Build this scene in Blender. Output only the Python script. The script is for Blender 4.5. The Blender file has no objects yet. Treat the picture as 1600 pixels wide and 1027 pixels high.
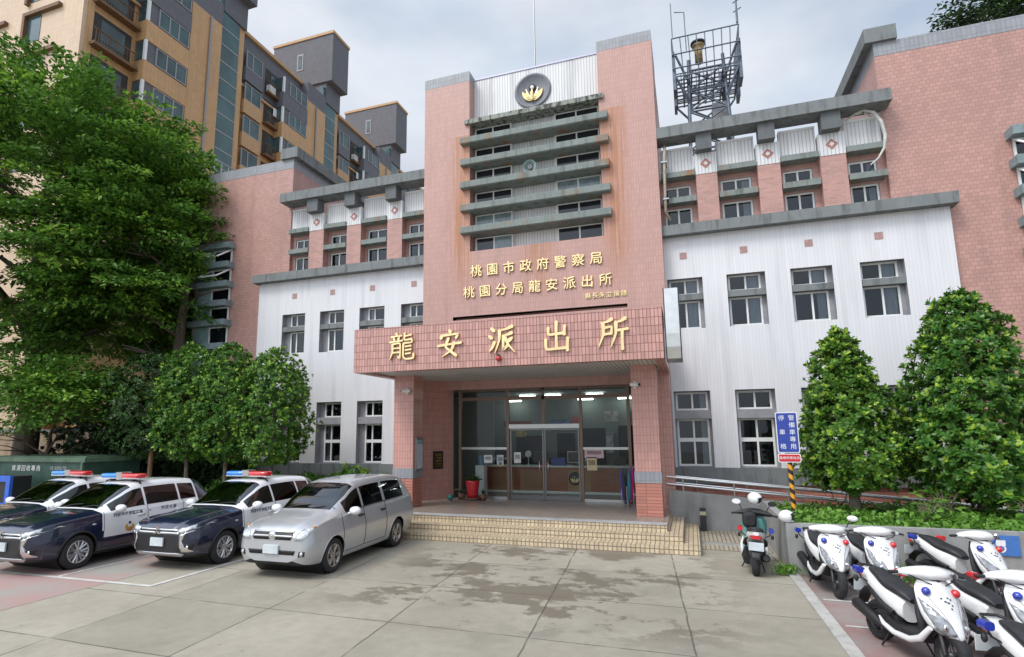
import bpy, bmesh, math, random
import numpy as np
from mathutils import Vector, Matrix
from mathutils.bvhtree import BVHTree
R = math.radians
PI = math.pi
random.seed(11)
scene = bpy.context.scene
COL = scene.collection

# ---------------------------------------------------------------- camera
cam_d = bpy.data.cameras.new('camera'); cam = bpy.data.objects.new('camera', cam_d); COL.objects.link(cam)
scene.camera = cam
yaw, pitch, roll = R(19.162), R(8.776), R(-0.494)
fwd = Vector((-math.sin(yaw)*math.cos(pitch), math.cos(yaw)*math.cos(pitch), math.sin(pitch)))
rgt = Vector((math.cos(yaw), math.sin(yaw), 0)); upv = rgt.cross(fwd)
r2 = rgt*math.cos(roll)+upv*math.sin(roll); u2 = -rgt*math.sin(roll)+upv*math.cos(roll)
cam.matrix_world = Matrix(((r2.x, u2.x, -fwd.x, 4.818), (r2.y, u2.y, -fwd.y, -18.71), (r2.z, u2.z, -fwd.z, 2.737), (0, 0, 0, 1)))
cam_d.sensor_width = 36; cam_d.lens = 889.1/1600*36
cam_d.shift_x = (800-765.6)/1600; cam_d.shift_y = (539.5-513.5)/1600
cam_d.clip_start = 0.1; cam_d.clip_end = 2000
scene.render.resolution_x = 1024; scene.render.resolution_y = 657

# ---------------------------------------------------------------- world (overcast, bright cloud over pale blue)
SUN_EL, SUN_AZ = R(52), R(215)
w = bpy.data.worlds.new('World'); scene.world = w; w.use_nodes = True
nt = w.node_tree; N = nt.nodes; L = nt.links
bg = N['Background']
sky = N.new('ShaderNodeTexSky'); sky.sky_type = 'NISHITA'; sky.sun_disc = False
sky.sun_elevation = SUN_EL; sky.sun_rotation = SUN_AZ; sky.air_density = 1.0; sky.dust_density = 2.0
tc = N.new('ShaderNodeTexCoord'); mp = N.new('ShaderNodeMapping'); mp.inputs['Scale'].default_value = (1, 1, 2.2)
mp.inputs['Location'].default_value = (3.4, 1.7, 0.2)
L.new(tc.outputs['Generated'], mp.inputs['Vector'])
nz = N.new('ShaderNodeTexNoise'); nz.inputs['Scale'].default_value = 1.9; nz.inputs['Detail'].default_value = 5; nz.inputs['Roughness'].default_value = .5
L.new(mp.outputs['Vector'], nz.inputs['Vector'])
rp = N.new('ShaderNodeValToRGB'); rp.color_ramp.elements[0].position = .36; rp.color_ramp.elements[1].position = .62
rp.color_ramp.elements[0].color = (.55, .55, .55, 1); rp.color_ramp.elements[1].color = (1, 1, 1, 1)
L.new(nz.outputs['Fac'], rp.inputs['Fac'])
nz2 = N.new('ShaderNodeTexNoise'); nz2.inputs['Scale'].default_value = 3.1; nz2.inputs['Detail'].default_value = 6
L.new(mp.outputs['Vector'], nz2.inputs['Vector'])
cr = N.new('ShaderNodeValToRGB'); cr.color_ramp.elements[0].position = .3; cr.color_ramp.elements[1].position = .7
cr.color_ramp.elements[0].color = (3.9, 4.65, 5.6, 1); cr.color_ramp.elements[1].color = (5.9, 6.05, 6.4, 1)
L.new(nz2.outputs['Fac'], cr.inputs['Fac'])
mx = N.new('ShaderNodeMix'); mx.data_type = 'RGBA'
L.new(rp.outputs['Color'], mx.inputs['Factor']); L.new(sky.outputs['Color'], mx.inputs['A']); L.new(cr.outputs['Color'], mx.inputs['B'])
# the cloud is brighter overhead and towards the veiled sun behind the camera
sdv = (math.sin(SUN_AZ)*math.cos(SUN_EL), math.cos(SUN_AZ)*math.cos(SUN_EL), math.sin(SUN_EL))
dt = N.new('ShaderNodeVectorMath'); dt.operation = 'DOT_PRODUCT'; dt.inputs[1].default_value = sdv; L.new(tc.outputs['Generated'], dt.inputs[0])
mr_ = N.new('ShaderNodeMapRange'); mr_.interpolation_type = 'SMOOTHSTEP'; mr_.inputs['From Min'].default_value = .35; mr_.inputs['From Max'].default_value = 1.0; mr_.inputs['To Min'].default_value = 1.0; mr_.inputs['To Max'].default_value = 2.4
L.new(dt.outputs['Value'], mr_.inputs['Value'])
vsc = N.new('ShaderNodeVectorMath'); vsc.operation = 'SCALE'; L.new(mx.outputs['Result'], vsc.inputs[0]); L.new(mr_.outputs['Result'], vsc.inputs['Scale'])
L.new(vsc.outputs[0], bg.inputs['Color'])
bg.inputs['Strength'].default_value = 0.11

sun_d = bpy.data.lights.new('sun', 'SUN'); sun = bpy.data.objects.new('sun', sun_d); COL.objects.link(sun)
sun_d.energy = 1.5; sun_d.angle = R(20); sun_d.color = (1, .96, .9)
sdir = Vector((math.sin(SUN_AZ)*math.cos(SUN_EL), math.cos(SUN_AZ)*math.cos(SUN_EL), math.sin(SUN_EL)))
sun.rotation_euler = sdir.to_track_quat('Z', 'Y').to_euler(); sun.location = (0, -30, 60)
scene.view_settings.view_transform = 'Standard'; scene.view_settings.look = 'None'
scene.view_settings.exposure = 0.45; scene.view_settings.gamma = 1
try:
    scene.cycles.max_bounces = 6; scene.cycles.diffuse_bounces = 3; scene.cycles.glossy_bounces = 3; scene.cycles.transparent_max_bounces = 10
    scene.cycles.use_denoising = True
except Exception: pass

# ---------------------------------------------------------------- mesh helpers
class MB:
    def __init__(s): s.v = []; s.f = []; s.m = []; s.s = []
    def add(s, vs, fs, m=0, sm=False):
        o = len(s.v); s.v += [tuple(p) for p in vs]
        for f in fs: s.f.append([i+o for i in f]); s.m.append(m); s.s.append(sm)
        return s
    def box(s, x0, x1, y0, y1, z0, z1, m=0):
        vs = [(x0,y0,z0),(x1,y0,z0),(x1,y1,z0),(x0,y1,z0),(x0,y0,z1),(x1,y0,z1),(x1,y1,z1),(x0,y1,z1)]
        return s.add(vs, [(0,3,2,1),(4,5,6,7),(0,1,5,4),(1,2,6,5),(2,3,7,6),(3,0,4,7)], m)
    def prism(s, poly, c0, c1, axis='z', m=0):
        n = len(poly)
        def P(a, b, c): return {'z': (a, b, c), 'y': (a, c, b), 'x': (c, a, b)}[axis]
        vs = [P(a, b, c0) for a, b in poly]+[P(a, b, c1) for a, b in poly]
        return s.add(vs, [list(range(n))[::-1], list(range(n, 2*n))]+[(i, (i+1) % n, n+(i+1) % n, n+i) for i in range(n)], m)
    def tube(s, pts, r, seg=8, m=0, cap=True, sm=True):
        pts = [Vector(p) for p in pts]; n = len(pts)
        rr = r if isinstance(r, (list, tuple)) else [r]*n
        rings = []; prev = None
        for i, p in enumerate(pts):
            t = (pts[min(i+1, n-1)]-pts[max(i-1, 0)])
            t = t.normalized() if t.length > 1e-9 else Vector((0, 0, 1))
            if prev is None:
                a = Vector((0, 0, 1)) if abs(t.z) < .9 else Vector((1, 0, 0)); u = t.cross(a).normalized()
            else:
                u = (prev-t*prev.dot(t)).normalized()
            prev = u; v = t.cross(u)
            rings.append([p+(u*math.cos(2*PI*k/seg)+v*math.sin(2*PI*k/seg))*rr[i] for k in range(seg)])
        return s.loft(rings, m, cap, sm)
    def loft(s, rings, m=0, cap=True, sm=True):
        k = len(rings[0]); vs = [p for r_ in rings for p in r_]; fs = []
        for i in range(len(rings)-1):
            for j in range(k):
                a = i*k+j; b = i*k+(j+1) % k; fs.append((a, b, b+k, a+k))
        s.add(vs, fs, m, sm)
        if cap:
            s.add(rings[0], [list(range(k))[::-1]], m); s.add(rings[-1], [list(range(k))], m)
        return s
    def cyl(s, p0, p1, r, seg=16, m=0, r1=None): return s.tube([p0, p1], [r, r if r1 is None else r1], seg, m)
    def sphere(s, c, r, seg=14, rings=8, m=0, sc=(1, 1, 1)):
        vs = []; fs = []
        for i in range(rings+1):
            th = PI*i/rings
            for j in range(seg):
                ph = 2*PI*j/seg
                vs.append((c[0]+r*sc[0]*math.sin(th)*math.cos(ph), c[1]+r*sc[1]*math.sin(th)*math.sin(ph), c[2]+r*sc[2]*math.cos(th)))
        for i in range(rings):
            for j in range(seg):
                a = i*seg+j; b = i*seg+(j+1) % seg; fs.append((a, a+seg, b+seg, b))
        return s.add(vs, fs, m, True)
    def lathe(s, prof, c, axis='x', seg=28, m=0, sm=True):
        vs = []; n = len(prof)
        for j in range(seg):
            a = 2*PI*j/seg
            for h, r_ in prof:
                q = (h, r_*math.cos(a), r_*math.sin(a))
                if axis == 'z': q = (r_*math.cos(a), r_*math.sin(a), h)
                if axis == 'y': q = (r_*math.cos(a), h, r_*math.sin(a))
                vs.append((c[0]+q[0], c[1]+q[1], c[2]+q[2]))
        fs = []
        for j in range(seg):
            for i in range(n-1):
                a = j*n+i; b = ((j+1) % seg)*n+i; fs.append((a, b, b+1, a+1))
        return s.add(vs, fs, m, sm)
    def mesh(s, name, fix=True):
        me = bpy.data.meshes.new(name); me.from_pydata(s.v, [], s.f)
        me.polygons.foreach_set('material_index', s.m); me.polygons.foreach_set('use_smooth', s.s)
        if fix:
            bm = bmesh.new(); bm.from_mesh(me); bmesh.ops.recalc_face_normals(bm, faces=bm.faces); bm.to_mesh(me); bm.free()
        me.update(); return me
    def build(s, name, mats, parent=None, fix=True, bevel=0, subsurf=0):
        return obj(name, s.mesh(name, fix), mats, parent, bevel, subsurf)

def obj(name, me, mats, parent=None, bevel=0, subsurf=0):
    o = bpy.data.objects.new(name, me); COL.objects.link(o)
    for m in (mats if isinstance(mats, (list, tuple)) else [mats]): me.materials.append(m)
    if parent is not None: o.parent = parent
    if bevel:
        b = o.modifiers.new('b', 'BEVEL'); b.width = bevel; b.segments = 2; b.limit_method = 'ANGLE'; b.angle_limit = R(40)
    if subsurf:
        b = o.modifiers.new('s', 'SUBSURF'); b.levels = subsurf; b.render_levels = subsurf
    return o
def tag(o, label=None, cat=None, group=None, kind=None):
    if label: o['label'] = label
    if cat: o['category'] = cat
    if group: o['group'] = group
    if kind: o['kind'] = kind
    return o
def thing(name, label, cat, loc=(0, 0, 0), rz=0, group=None):
    o = bpy.data.objects.new(name, None); COL.objects.link(o); o.location = loc; o.rotation_euler = (0, 0, rz); o.empty_display_size = .2
    return tag(o, label, cat, group)
def copy_tree(o, parent=None):
    c = o.copy(); COL.objects.link(c)
    if parent is not None:
        c.parent = parent; c.matrix_parent_inverse = o.matrix_parent_inverse.copy()
    for ch in list(o.children): copy_tree(ch, c)
    return c
def text_mesh(s, size, extrude=0.0, bold=0.0, align='CENTER', spacing=1.0, bevel=0.0):
    cu = bpy.data.curves.new('t', 'FONT'); cu.body = s; cu.size = size; cu.extrude = extrude; cu.offset = bold
    cu.align_x = align; cu.align_y = 'CENTER'; cu.space_character = spacing; cu.bevel_depth = bevel; cu.resolution_u = 3
    o = bpy.data.objects.new('t', cu); COL.objects.link(o)
    dg = bpy.context.evaluated_depsgraph_get(); dg.update()
    me = bpy.data.meshes.new_from_object(o.evaluated_get(dg))
    bpy.data.objects.remove(o); bpy.data.curves.remove(cu)
    me.materials.clear(); return me
def text_obj(name, s, size, mat, loc, rot, parent=None, **k):
    me = text_mesh(s, size, **k); M = Matrix.Translation(loc) @ Matrix.Rotation(rot[2], 4, 'Z') @ Matrix.Rotation(rot[1], 4, 'Y') @ Matrix.Rotation(rot[0], 4, 'X')
    me.transform(M); return obj(name, me, mat, parent)

# ---------------------------------------------------------------- material helpers
def new_mat(name):
    m = bpy.data.materials.new(name); m.use_nodes = True
    return m, m.node_tree.nodes, m.node_tree.links, m.node_tree.nodes['Principled BSDF']
def setc(sock, c): sock.default_value = (c[0], c[1], c[2], 1)
def plain(name, c, rough=.6, metal=0, spec=.5, coat=0, var=.0, scale=6, bump=0, emit=None, estr=1, stretch=None):
    m, n, l, b = new_mat(name); setc(b.inputs['Base Color'], c); b.inputs['Roughness'].default_value = rough
    b.inputs['Metallic'].default_value = metal; b.inputs['Specular IOR Level'].default_value = spec; b.inputs['Coat Weight'].default_value = coat
    if coat: b.inputs['Coat Roughness'].default_value = .04
    if emit: setc(b.inputs['Emission Color'], emit); b.inputs['Emission Strength'].default_value = estr
    if var or bump:
        t = n.new('ShaderNodeTexCoord'); mp_ = n.new('ShaderNodeMapping'); z = n.new('ShaderNodeTexNoise'); z.inputs['Scale'].default_value = scale; z.inputs['Detail'].default_value = 6
        if stretch: mp_.inputs['Scale'].default_value = stretch
        l.new(t.outputs['Object'], mp_.inputs['Vector']); l.new(mp_.outputs['Vector'], z.inputs['Vector'])
        if var:
            rr = n.new('ShaderNodeValToRGB'); rr.color_ramp.elements[0].position = .3; rr.color_ramp.elements[1].position = .7
            rr.color_ramp.elements[0].color = tuple(x*(1-var) for x in c)+(1,); rr.color_ramp.elements[1].color = tuple(min(1, x*(1+var)) for x in c)+(1,)
            l.new(z.outputs['Fac'], rr.inputs['Fac']); l.new(rr.outputs['Color'], b.inputs['Base Color'])
        if bump:
            bp = n.new('ShaderNodeBump'); bp.inputs['Strength'].default_value = bump; bp.inputs['Distance'].default_value = .02
            l.new(z.outputs['Fac'], bp.inputs['Height']); l.new(bp.outputs['Normal'], b.inputs['Normal'])
    return m
def wall_uv(n, l):
    """u runs along the wall, v is height (z); horizontal faces get x, y"""
    t = n.new('ShaderNodeTexCoord'); g = n.new('ShaderNodeNewGeometry')
    sx = n.new('ShaderNodeSeparateXYZ'); l.new(t.outputs['Object'], sx.inputs[0])
    sn = n.new('ShaderNodeSeparateXYZ'); l.new(g.outputs['Normal'], sn.inputs[0])
    def ab(o, thr):
        a = n.new('ShaderNodeMath'); a.operation = 'ABSOLUTE'; l.new(o, a.inputs[0])
        c = n.new('ShaderNodeMath'); c.operation = 'GREATER_THAN'; c.inputs[1].default_value = thr; l.new(a.outputs[0], c.inputs[0]); return c.outputs[0]
    fx = ab(sn.outputs['X'], .7); fz = ab(sn.outputs['Z'], .7)
    def mixf(f, a, b_):
        k = n.new('ShaderNodeMix'); k.data_type = 'FLOAT'; l.new(f, k.inputs['Factor']); l.new(a, k.inputs['A']); l.new(b_, k.inputs['B']); return k.outputs['Result']
    u = mixf(fx, sx.outputs['X'], sx.outputs['Y']); v = mixf(fz, sx.outputs['Z'], sx.outputs['Y'])
    cb = n.new('ShaderNodeCombineXYZ'); l.new(u, cb.inputs['X']); l.new(v, cb.inputs['Y'])
    return cb.outputs[0], t.outputs['Object'], sx
def mixc(n, l, f, a, b_, mode='MIX'):
    k = n.new('ShaderNodeMix'); k.data_type = 'RGBA'; k.blend_type = mode
    for sck, val in (('Factor', f), ('A', a), ('B', b_)):
        if isinstance(val, (int, float)): k.inputs[sck].default_value = val
        elif isinstance(val, tuple): k.inputs[sck].default_value = val+(1,) if len(val) == 3 else val
        else: l.new(val, k.inputs[sck])
    return k.outputs['Result']
def noise(n, l, vec, scale, detail=5, stretch=(1, 1, 1), lo=.4, hi=.6, rough=.55):
    mp_ = n.new('ShaderNodeMapping'); mp_.inputs['Scale'].default_value = stretch; l.new(vec, mp_.inputs['Vector'])
    z = n.new('ShaderNodeTexNoise'); z.inputs['Scale'].default_value = scale; z.inputs['Detail'].default_value = detail; z.inputs['Roughness'].default_value = rough
    l.new(mp_.outputs['Vector'], z.inputs['Vector'])
    mr = n.new('ShaderNodeMapRange'); mr.inputs['From Min'].default_value = lo; mr.inputs['From Max'].default_value = hi
    l.new(z.outputs['Fac'], mr.inputs['Value']); return mr.outputs['Result']
def math_(n, l, op, a, b_=None):
    k = n.new('ShaderNodeMath'); k.operation = op
    for i, val in enumerate((a, b_)):
        if val is None: continue
        if isinstance(val, (int, float)): k.inputs[i].default_value = val
        else: l.new(val, k.inputs[i])
    return k.outputs[0]
def tile(name, c, mortar, tw, th, ms=.008, var=.12, rough=.35, offset=0.0, dirt=.25, dirtc=(.10, .085, .07), bump=.3, rust=None, big=.10):
    m, n, l, b = new_mat(name)
    uv, ob, sx = wall_uv(n, l)
    bk = n.new('ShaderNodeTexBrick'); bk.offset = offset; bk.squash = 1; bk.inputs['Scale'].default_value = 1
    bk.inputs['Brick Width'].default_value = tw; bk.inputs['Row Height'].default_value = th; bk.inputs['Mortar Size'].default_value = ms
    bk.inputs['Mortar Smooth'].default_value = .3; bk.inputs['Bias'].default_value = 0
    setc(bk.inputs['Color1'], tuple(x*(1-var) for x in c)); setc(bk.inputs['Color2'], tuple(min(1, x*(1+var)) for x in c)); setc(bk.inputs['Mortar'], mortar)
    l.new(uv, bk.inputs['Vector'])
    col = bk.outputs['Color']
    f = noise(n, l, ob, .35, 5, lo=.3, hi=.75); col = mixc(n, l, f, mixc(n, l, 1.0, col, (1-big, 1-big, 1-big*.9), 'MULTIPLY'), col)
    f = noise(n, l, ob, 1.6, 7, (1.6, 1.6, .16), .52, .8); f = math_(n, l, 'MULTIPLY', f, dirt); col = mixc(n, l, f, col, dirtc)
    if rust:
        # rusty run-off beside the louvre slabs: bands of x given as (centre, half width), z range
        tot = None
        for cx, hw in rust['x']:
            d = math_(n, l, 'ABSOLUTE', math_(n, l, 'SUBTRACT', sx.outputs['X'], cx)); q = math_(n, l, 'SUBTRACT', 1.0, math_(n, l, 'DIVIDE', d, hw))
            q = math_(n, l, 'MAXIMUM', q, 0.0); tot = q if tot is None else math_(n, l, 'MAXIMUM', tot, q)
        zz = n.new('ShaderNodeMapRange'); zz.inputs['From Min'].default_value = rust['z0']; zz.inputs['From Max'].default_value = rust['z0']+2.5; l.new(sx.outputs['Z'], zz.inputs['Value'])
        z2 = math_(n, l, 'LESS_THAN', sx.outputs['Z'], rust['z1'])
        tot = math_(n, l, 'MULTIPLY', math_(n, l, 'MULTIPLY', tot, zz.outputs['Result']), z2)
        f = noise(n, l, ob, 2.2, 8, (5.0, 5.0, .16), .38, .66, .65); tot = math_(n, l, 'MULTIPLY', tot, f); tot = math_(n, l, 'MINIMUM', math_(n, l, 'MULTIPLY', tot, 1.9), .8)
        col = mixc(n, l, tot, col, (.40, .16, .05))
    l.new(col, b.inputs['Base Color']); b.inputs['Roughness'].default_value = rough
    if bump:
        bp = n.new('ShaderNodeBump'); bp.inputs['Strength'].default_value = bump; bp.inputs['Distance'].default_value = .01; bp.invert = True
        l.new(bk.outputs['Fac'], bp.inputs['Height']); l.new(bp.outputs['Normal'], b.inputs['Normal'])
    return m
def concrete(name, c, stain=.5, stainc=(.055, .055, .05), rough=.8, streak=(3, 3, .5), rust=0, lo=.5, hi=.72, sc=1.6):
    m, n, l, b = new_mat(name); t = n.new('ShaderNodeTexCoord'); ob = t.outputs['Object']
    f = noise(n, l, ob, 2.5, 8, lo=.25, hi=.75); col = mixc(n, l, f, tuple(x*.86 for x in c), tuple(min(1, x*1.12) for x in c))
    f = noise(n, l, ob, sc, 7, streak, lo, hi); f = math_(n, l, 'MULTIPLY', f, stain); col = mixc(n, l, f, col, stainc)
    if rust:
        f = noise(n, l, ob, 1.1, 6, (2.2, 2.2, .6), .57, .7); f = math_(n, l, 'MULTIPLY', f, rust); col = mixc(n, l, f, col, (.30, .13, .04))
    l.new(col, b.inputs['Base Color']); b.inputs['Roughness'].default_value = rough
    bp = n.new('ShaderNodeBump'); bp.inputs['Strength'].default_value = .25; bp.inputs['Distance'].default_value = .01
    z = n.new('ShaderNodeTexNoise'); z.inputs['Scale'].default_value = 30; z.inputs['Detail'].default_value = 4; l.new(ob, z.inputs['Vector'])
    l.new(z.outputs['Fac'], bp.inputs['Height']); l.new(bp.outputs['Normal'], b.inputs['Normal'])
    return m
def glass(name, tint=(.55, .6, .6), refl=.10, rough=.02):
    m, n, l, b = new_mat(name); n.remove(b); out = n['Material Output']
    tr = n.new('ShaderNodeBsdfTransparent'); setc(tr.inputs['Color'], tint)
    gl = n.new('ShaderNodeBsdfGlossy'); setc(gl.inputs['Color'], (.9, .95, 1)); gl.inputs['Roughness'].default_value = rough
    fr = n.new('ShaderNodeFresnel'); fr.inputs['IOR'].default_value = 1.5
    k = math_(n, l, 'ADD', math_(n, l, 'MULTIPLY', fr.outputs[0], .9), refl)
    ms = n.new('ShaderNodeMixShader'); l.new(k, ms.inputs[0]); l.new(tr.outputs[0], ms.inputs[1]); l.new(gl.outputs[0], ms.inputs[2])
    l.new(ms.outputs[0], out.inputs['Surface']); return m
def leafmat(name, cols, rough=.45, trans=.25):
    m, n, l, b = new_mat(name); g = n.new('ShaderNodeNewGeometry'); rr = n.new('ShaderNodeValToRGB')
    els = rr.color_ramp.elements
    els[0].position = 0; els[0].color = cols[0]+(1,)
    els[1].position = 1; els[1].color = cols[-1]+(1,)
    for i, c in enumerate(cols[1:-1]): e = els.new((i+1)/(len(cols)-1)); e.color = c+(1,)
    l.new(g.outputs['Random Per Island'], rr.inputs['Fac']); l.new(rr.outputs['Color'], b.inputs['Base Color']); b.inputs['Roughness'].default_value = rough
    b.inputs['Specular IOR Level'].default_value = .4
    tr = n.new('ShaderNodeBsdfTranslucent'); l.new(rr.outputs['Color'], tr.inputs['Color']); ms = n.new('ShaderNodeMixShader'); ms.inputs[0].default_value = trans
    l.new(b.outputs[0], ms.inputs[1]); l.new(tr.outputs[0], ms.inputs[2]); l.new(ms.outputs[0], n['Material Output'].inputs['Surface']); return m

PINK = (.50, .28, .232); PINKM = (.37, .21, .175)
M = {}
M['pink'] = tile('pink_tile', PINK, PINKM, .16, .12, .010, .09, .4, offset=.5, big=.14)
M['pink_tower'] = tile('pink_tower_tile', (.52, .305, .258), (.42, .24, .20), .085, .20, .007, .05, .4, rust=dict(x=[(-2.75, .55), (2.85, .6), (0.1, .8)], z0=7.2, z1=13.9))
M['pink_fascia'] = tile('pink_fascia_tile', (.54, .295, .25), (.27, .125, .105), .09, .212, .010, .16, .3, bump=.6)
M['pink_brick'] = tile('pink_brick', (.50, .25, .21), (.40, .30, .26), .24, .075, .012, .14, .5, offset=.5)
M['pink_low'] = tile('pink_low_tile', (.50, .20, .15), (.30, .13, .10), .60, .085, .012, .12, .4)
M['pink_col'] = tile('pink_column_tile', (.61, .32, .27), (.42, .22, .19), .09, .22, .008, .06, .35)
M['white'] = tile('white_tile', (.72, .715, .725), (.64, .64, .66), .10, 40.0, .008, .025, .4, dirt=.32, dirtc=(.22, .22, .23))
M['white_rib'] = tile('white_ribbed_panel', (.72, .72, .71), (.44, .44, .45), .105, 40.0, .014, .05, .5, dirt=.45, dirtc=(.10, .10, .10))
M['gray'] = concrete('grey_concrete', (.185, .20, .20), .75)
M['gray_slab'] = concrete('grey_slab_concrete', (.21, .24, .225), .6, (.05, .06, .04), rust=.8)
M['gray_dirty'] = concrete('mossy_concrete', (.28, .30, .26), .9, (.035, .035, .03), streak=(4, 4, 1.4), lo=.45, hi=.6, sc=1.9)
M['graytile'] = tile('grey_tile', (.30, .31, .33), (.22, .22, .23), .12, .24, .008, .08, .4)
M['graywall'] = concrete('planter_concrete', (.30, .30, .29), .45, (.10, .10, .09), streak=(2.2, 2.2, .5))
M['reveal'] = plain('grey_reveal_paint', (.27, .27, .29), .7, var=.15, scale=3)
M['frame'] = plain('white_window_frame', (.72, .73, .71), .4, var=.06)
M['glass'] = glass('window_glass', (.42, .46, .50), .015)
M['doorglass'] = glass('entrance_glass', (.86, .92, .89), -.012)
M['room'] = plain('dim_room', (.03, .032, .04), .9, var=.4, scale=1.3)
M['curtain'] = plain('pale_curtain', (.80, .82, .82), .9, var=.2, scale=4, stretch=(8, 8, .3))
M['steel'] = plain('stainless_steel', (.62, .62, .61), .28, 1.0, var=.08, scale=4)
M['bronze'] = plain('bronze_frame', (.16, .11, .085), .4, .5)
M['alu'] = plain('aluminium_frame', (.40, .40, .39), .35, .9)
M['doorframe'] = plain('door_leaf_frame', (.15, .15, .15), .35, .9)
M['gold'] = plain('gold_letter', (.78, .52, .17), .26, 1.0, var=.12, scale=9)
M['goldface'] = plain('gold_letter_face', (.80, .63, .33), .3, 1.0, var=.1, scale=5)
M['dark'] = plain('dark_void', (.012, .011, .011), .9)
M['black'] = plain('black_plastic', (.018, .018, .02), .42, var=.3, scale=12)
M['rubber'] = plain('tyre_rubber', (.02, .02, .021), .8, var=.3, scale=20, bump=.2)
M['whitep'] = plain('white_paint', (.78, .78, .79), .25, coat=.7, var=.03)
M['white_matt'] = plain('white_matt', (.75, .75, .75), .5, var=.05)
M['sky_soffit'] = tile('soffit_slats', (.66, .65, .63), (.28, .28, .27), .12, 30.0, .016, .05, .5, bump=.4)

# ================================================================ GROUND
def ground_mat():
    m, n, l, b = new_mat('yard_concrete'); t = n.new('ShaderNodeTexCoord'); ob = t.outputs['Object']
    sx = n.new('ShaderNodeSeparateXYZ'); l.new(ob, sx.inputs[0])
    f = noise(n, l, ob, .5, 8, lo=.3, hi=.7); col = mixc(n, l, f, (.285, .254, .195), (.38, .345, .275))
    f = noise(n, l, ob, 5, 8, (1, 1, 1), .35, .7); col = mixc(n, l, math_(n, l, 'MULTIPLY', f, .35), col, (.20, .18, .145))
    f = noise(n, l, ob, 45, 4, (1, 1, 1), .35, .65); col = mixc(n, l, math_(n, l, 'MULTIPLY', f, .28), col, (.40, .39, .36))
    # damp patches left by rain in the middle of the yard
    mp_ = n.new('ShaderNodeMapping'); mp_.inputs['Location'].default_value = (3.1, 0.4, 0); l.new(ob, mp_.inputs['Vector'])
    wet = noise(n, l, mp_.outputs['Vector'], .62, 9, (1, 1.25, 1), .50, .53, .72)
    def band(a, c, w_):
        q = math_(n, l, 'SUBTRACT', 1.0, math_(n, l, 'DIVIDE', math_(n, l, 'ABSOLUTE', math_(n, l, 'SUBTRACT', a, c)), w_)); q = math_(n, l, 'MULTIPLY', q, 3.0)
        q = math_(n, l, 'MAXIMUM', q, 0.0); return math_(n, l, 'MINIMUM', q, 1.0)
    reg = math_(n, l, 'MULTIPLY', band(sx.outputs['X'], 2.0, 3.8), band(sx.outputs['Y'], -7.4, 3.6)); wet = math_(n, l, 'MULTIPLY', wet, reg)
    col = mixc(n, l, math_(n, l, 'MULTIPLY', wet, .72), col, (.13, .104, .074))
    f = noise(n, l, ob, .8, 8, (1, 1, 1), .52, .70); col = mixc(n, l, math_(n, l, 'MULTIPLY', f, .35), col, (.15, .14, .115))
    # cast joints every two metres
    wv = n.new('ShaderNodeTexNoise'); wv.inputs['Scale'].default_value = 1.5; wv.inputs['Detail'].default_value = 5; l.new(ob, wv.inputs['Vector'])
    vs = n.new('ShaderNodeVectorMath'); vs.operation = 'SCALE'; vs.inputs['Scale'].default_value = .05; l.new(wv.outputs['Color'], vs.inputs[0])
    va = n.new('ShaderNodeVectorMath'); va.operation = 'ADD'; l.new(ob, va.inputs[0]); l.new(vs.outputs[0], va.inputs[1])
    s3 = n.new('ShaderNodeSeparateXYZ'); l.new(va.outputs[0], s3.inputs[0]); mp2 = n.new('ShaderNodeCombineXYZ')
    l.new(math_(n, l, 'ADD', s3.outputs['X'], math_(n, l, 'ADD', math_(n, l, 'MULTIPLY', s3.outputs['Y'], .08), .868-.44-.035)), mp2.inputs['X']); l.new(math_(n, l, 'ADD', s3.outputs['Y'], 10.82-.035), mp2.inputs['Y'])
    bk = n.new('ShaderNodeTexBrick'); bk.offset = 0; bk.inputs['Scale'].default_value = 1; bk.inputs['Brick Width'].default_value = 2.14; bk.inputs['Row Height'].default_value = 2.02
    bk.inputs['Mortar Size'].default_value = .015; bk.inputs['Mortar Smooth'].default_value = .2; l.new(mp2.outputs[0], bk.inputs['Vector']); setc(bk.inputs['Color1'], (.86, .86, .85)); setc(bk.inputs['Color2'], (1.06, 1.05, 1.03)); setc(bk.inputs['Mortar'], (1, 1, 1)); col = mixc(n, l, 1.0, col, bk.outputs['Color'], 'MULTIPLY')
    jf = math_(n, l, 'MULTIPLY', bk.outputs['Fac'], noise(n, l, ob, 1.3, 4, (1, 1, 1), .3, .5))
    col = mixc(n, l, math_(n, l, 'MULTIPLY', jf, .78), col, (.06, .052, .04))
    vo = n.new('ShaderNodeTexVoronoi'); vo.inputs['Scale'].default_value = 2.6; l.new(ob, vo.inputs['Vector'])
    sp_ = math_(n, l, 'LESS_THAN', vo.outputs['Distance'], .055); sq = n.new('ShaderNodeSeparateColor'); l.new(vo.outputs['Color'], sq.inputs[0])
    sp_ = math_(n, l, 'MULTIPLY', sp_, math_(n, l, 'GREATER_THAN', sq.outputs[0], .55)); col = mixc(n, l, math_(n, l, 'MULTIPLY', sp_, .6), col, (.10, .085, .06))
    l.new(col, b.inputs['Base Color']); ro = n.new('ShaderNodeMapRange'); ro.inputs['To Min'].default_value = .82; ro.inputs['To Max'].default_value = .55; l.new(wet, ro.inputs['Value'])
    l.new(ro.outputs['Result'], b.inputs['Roughness'])
    bp = n.new('ShaderNodeBump'); bp.inputs['Strength'].default_value = .3; bp.inputs['Distance'].default_value = .01; z = n.new('ShaderNodeTexNoise'); z.inputs['Scale'].default_value = 25; z.inputs['Detail'].default_value = 6
    l.new(ob, z.inputs['Vector']); l.new(z.outputs['Fac'], bp.inputs['Height']); l.new(bp.outputs['Normal'], b.inputs['Normal'])
    return m
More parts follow.
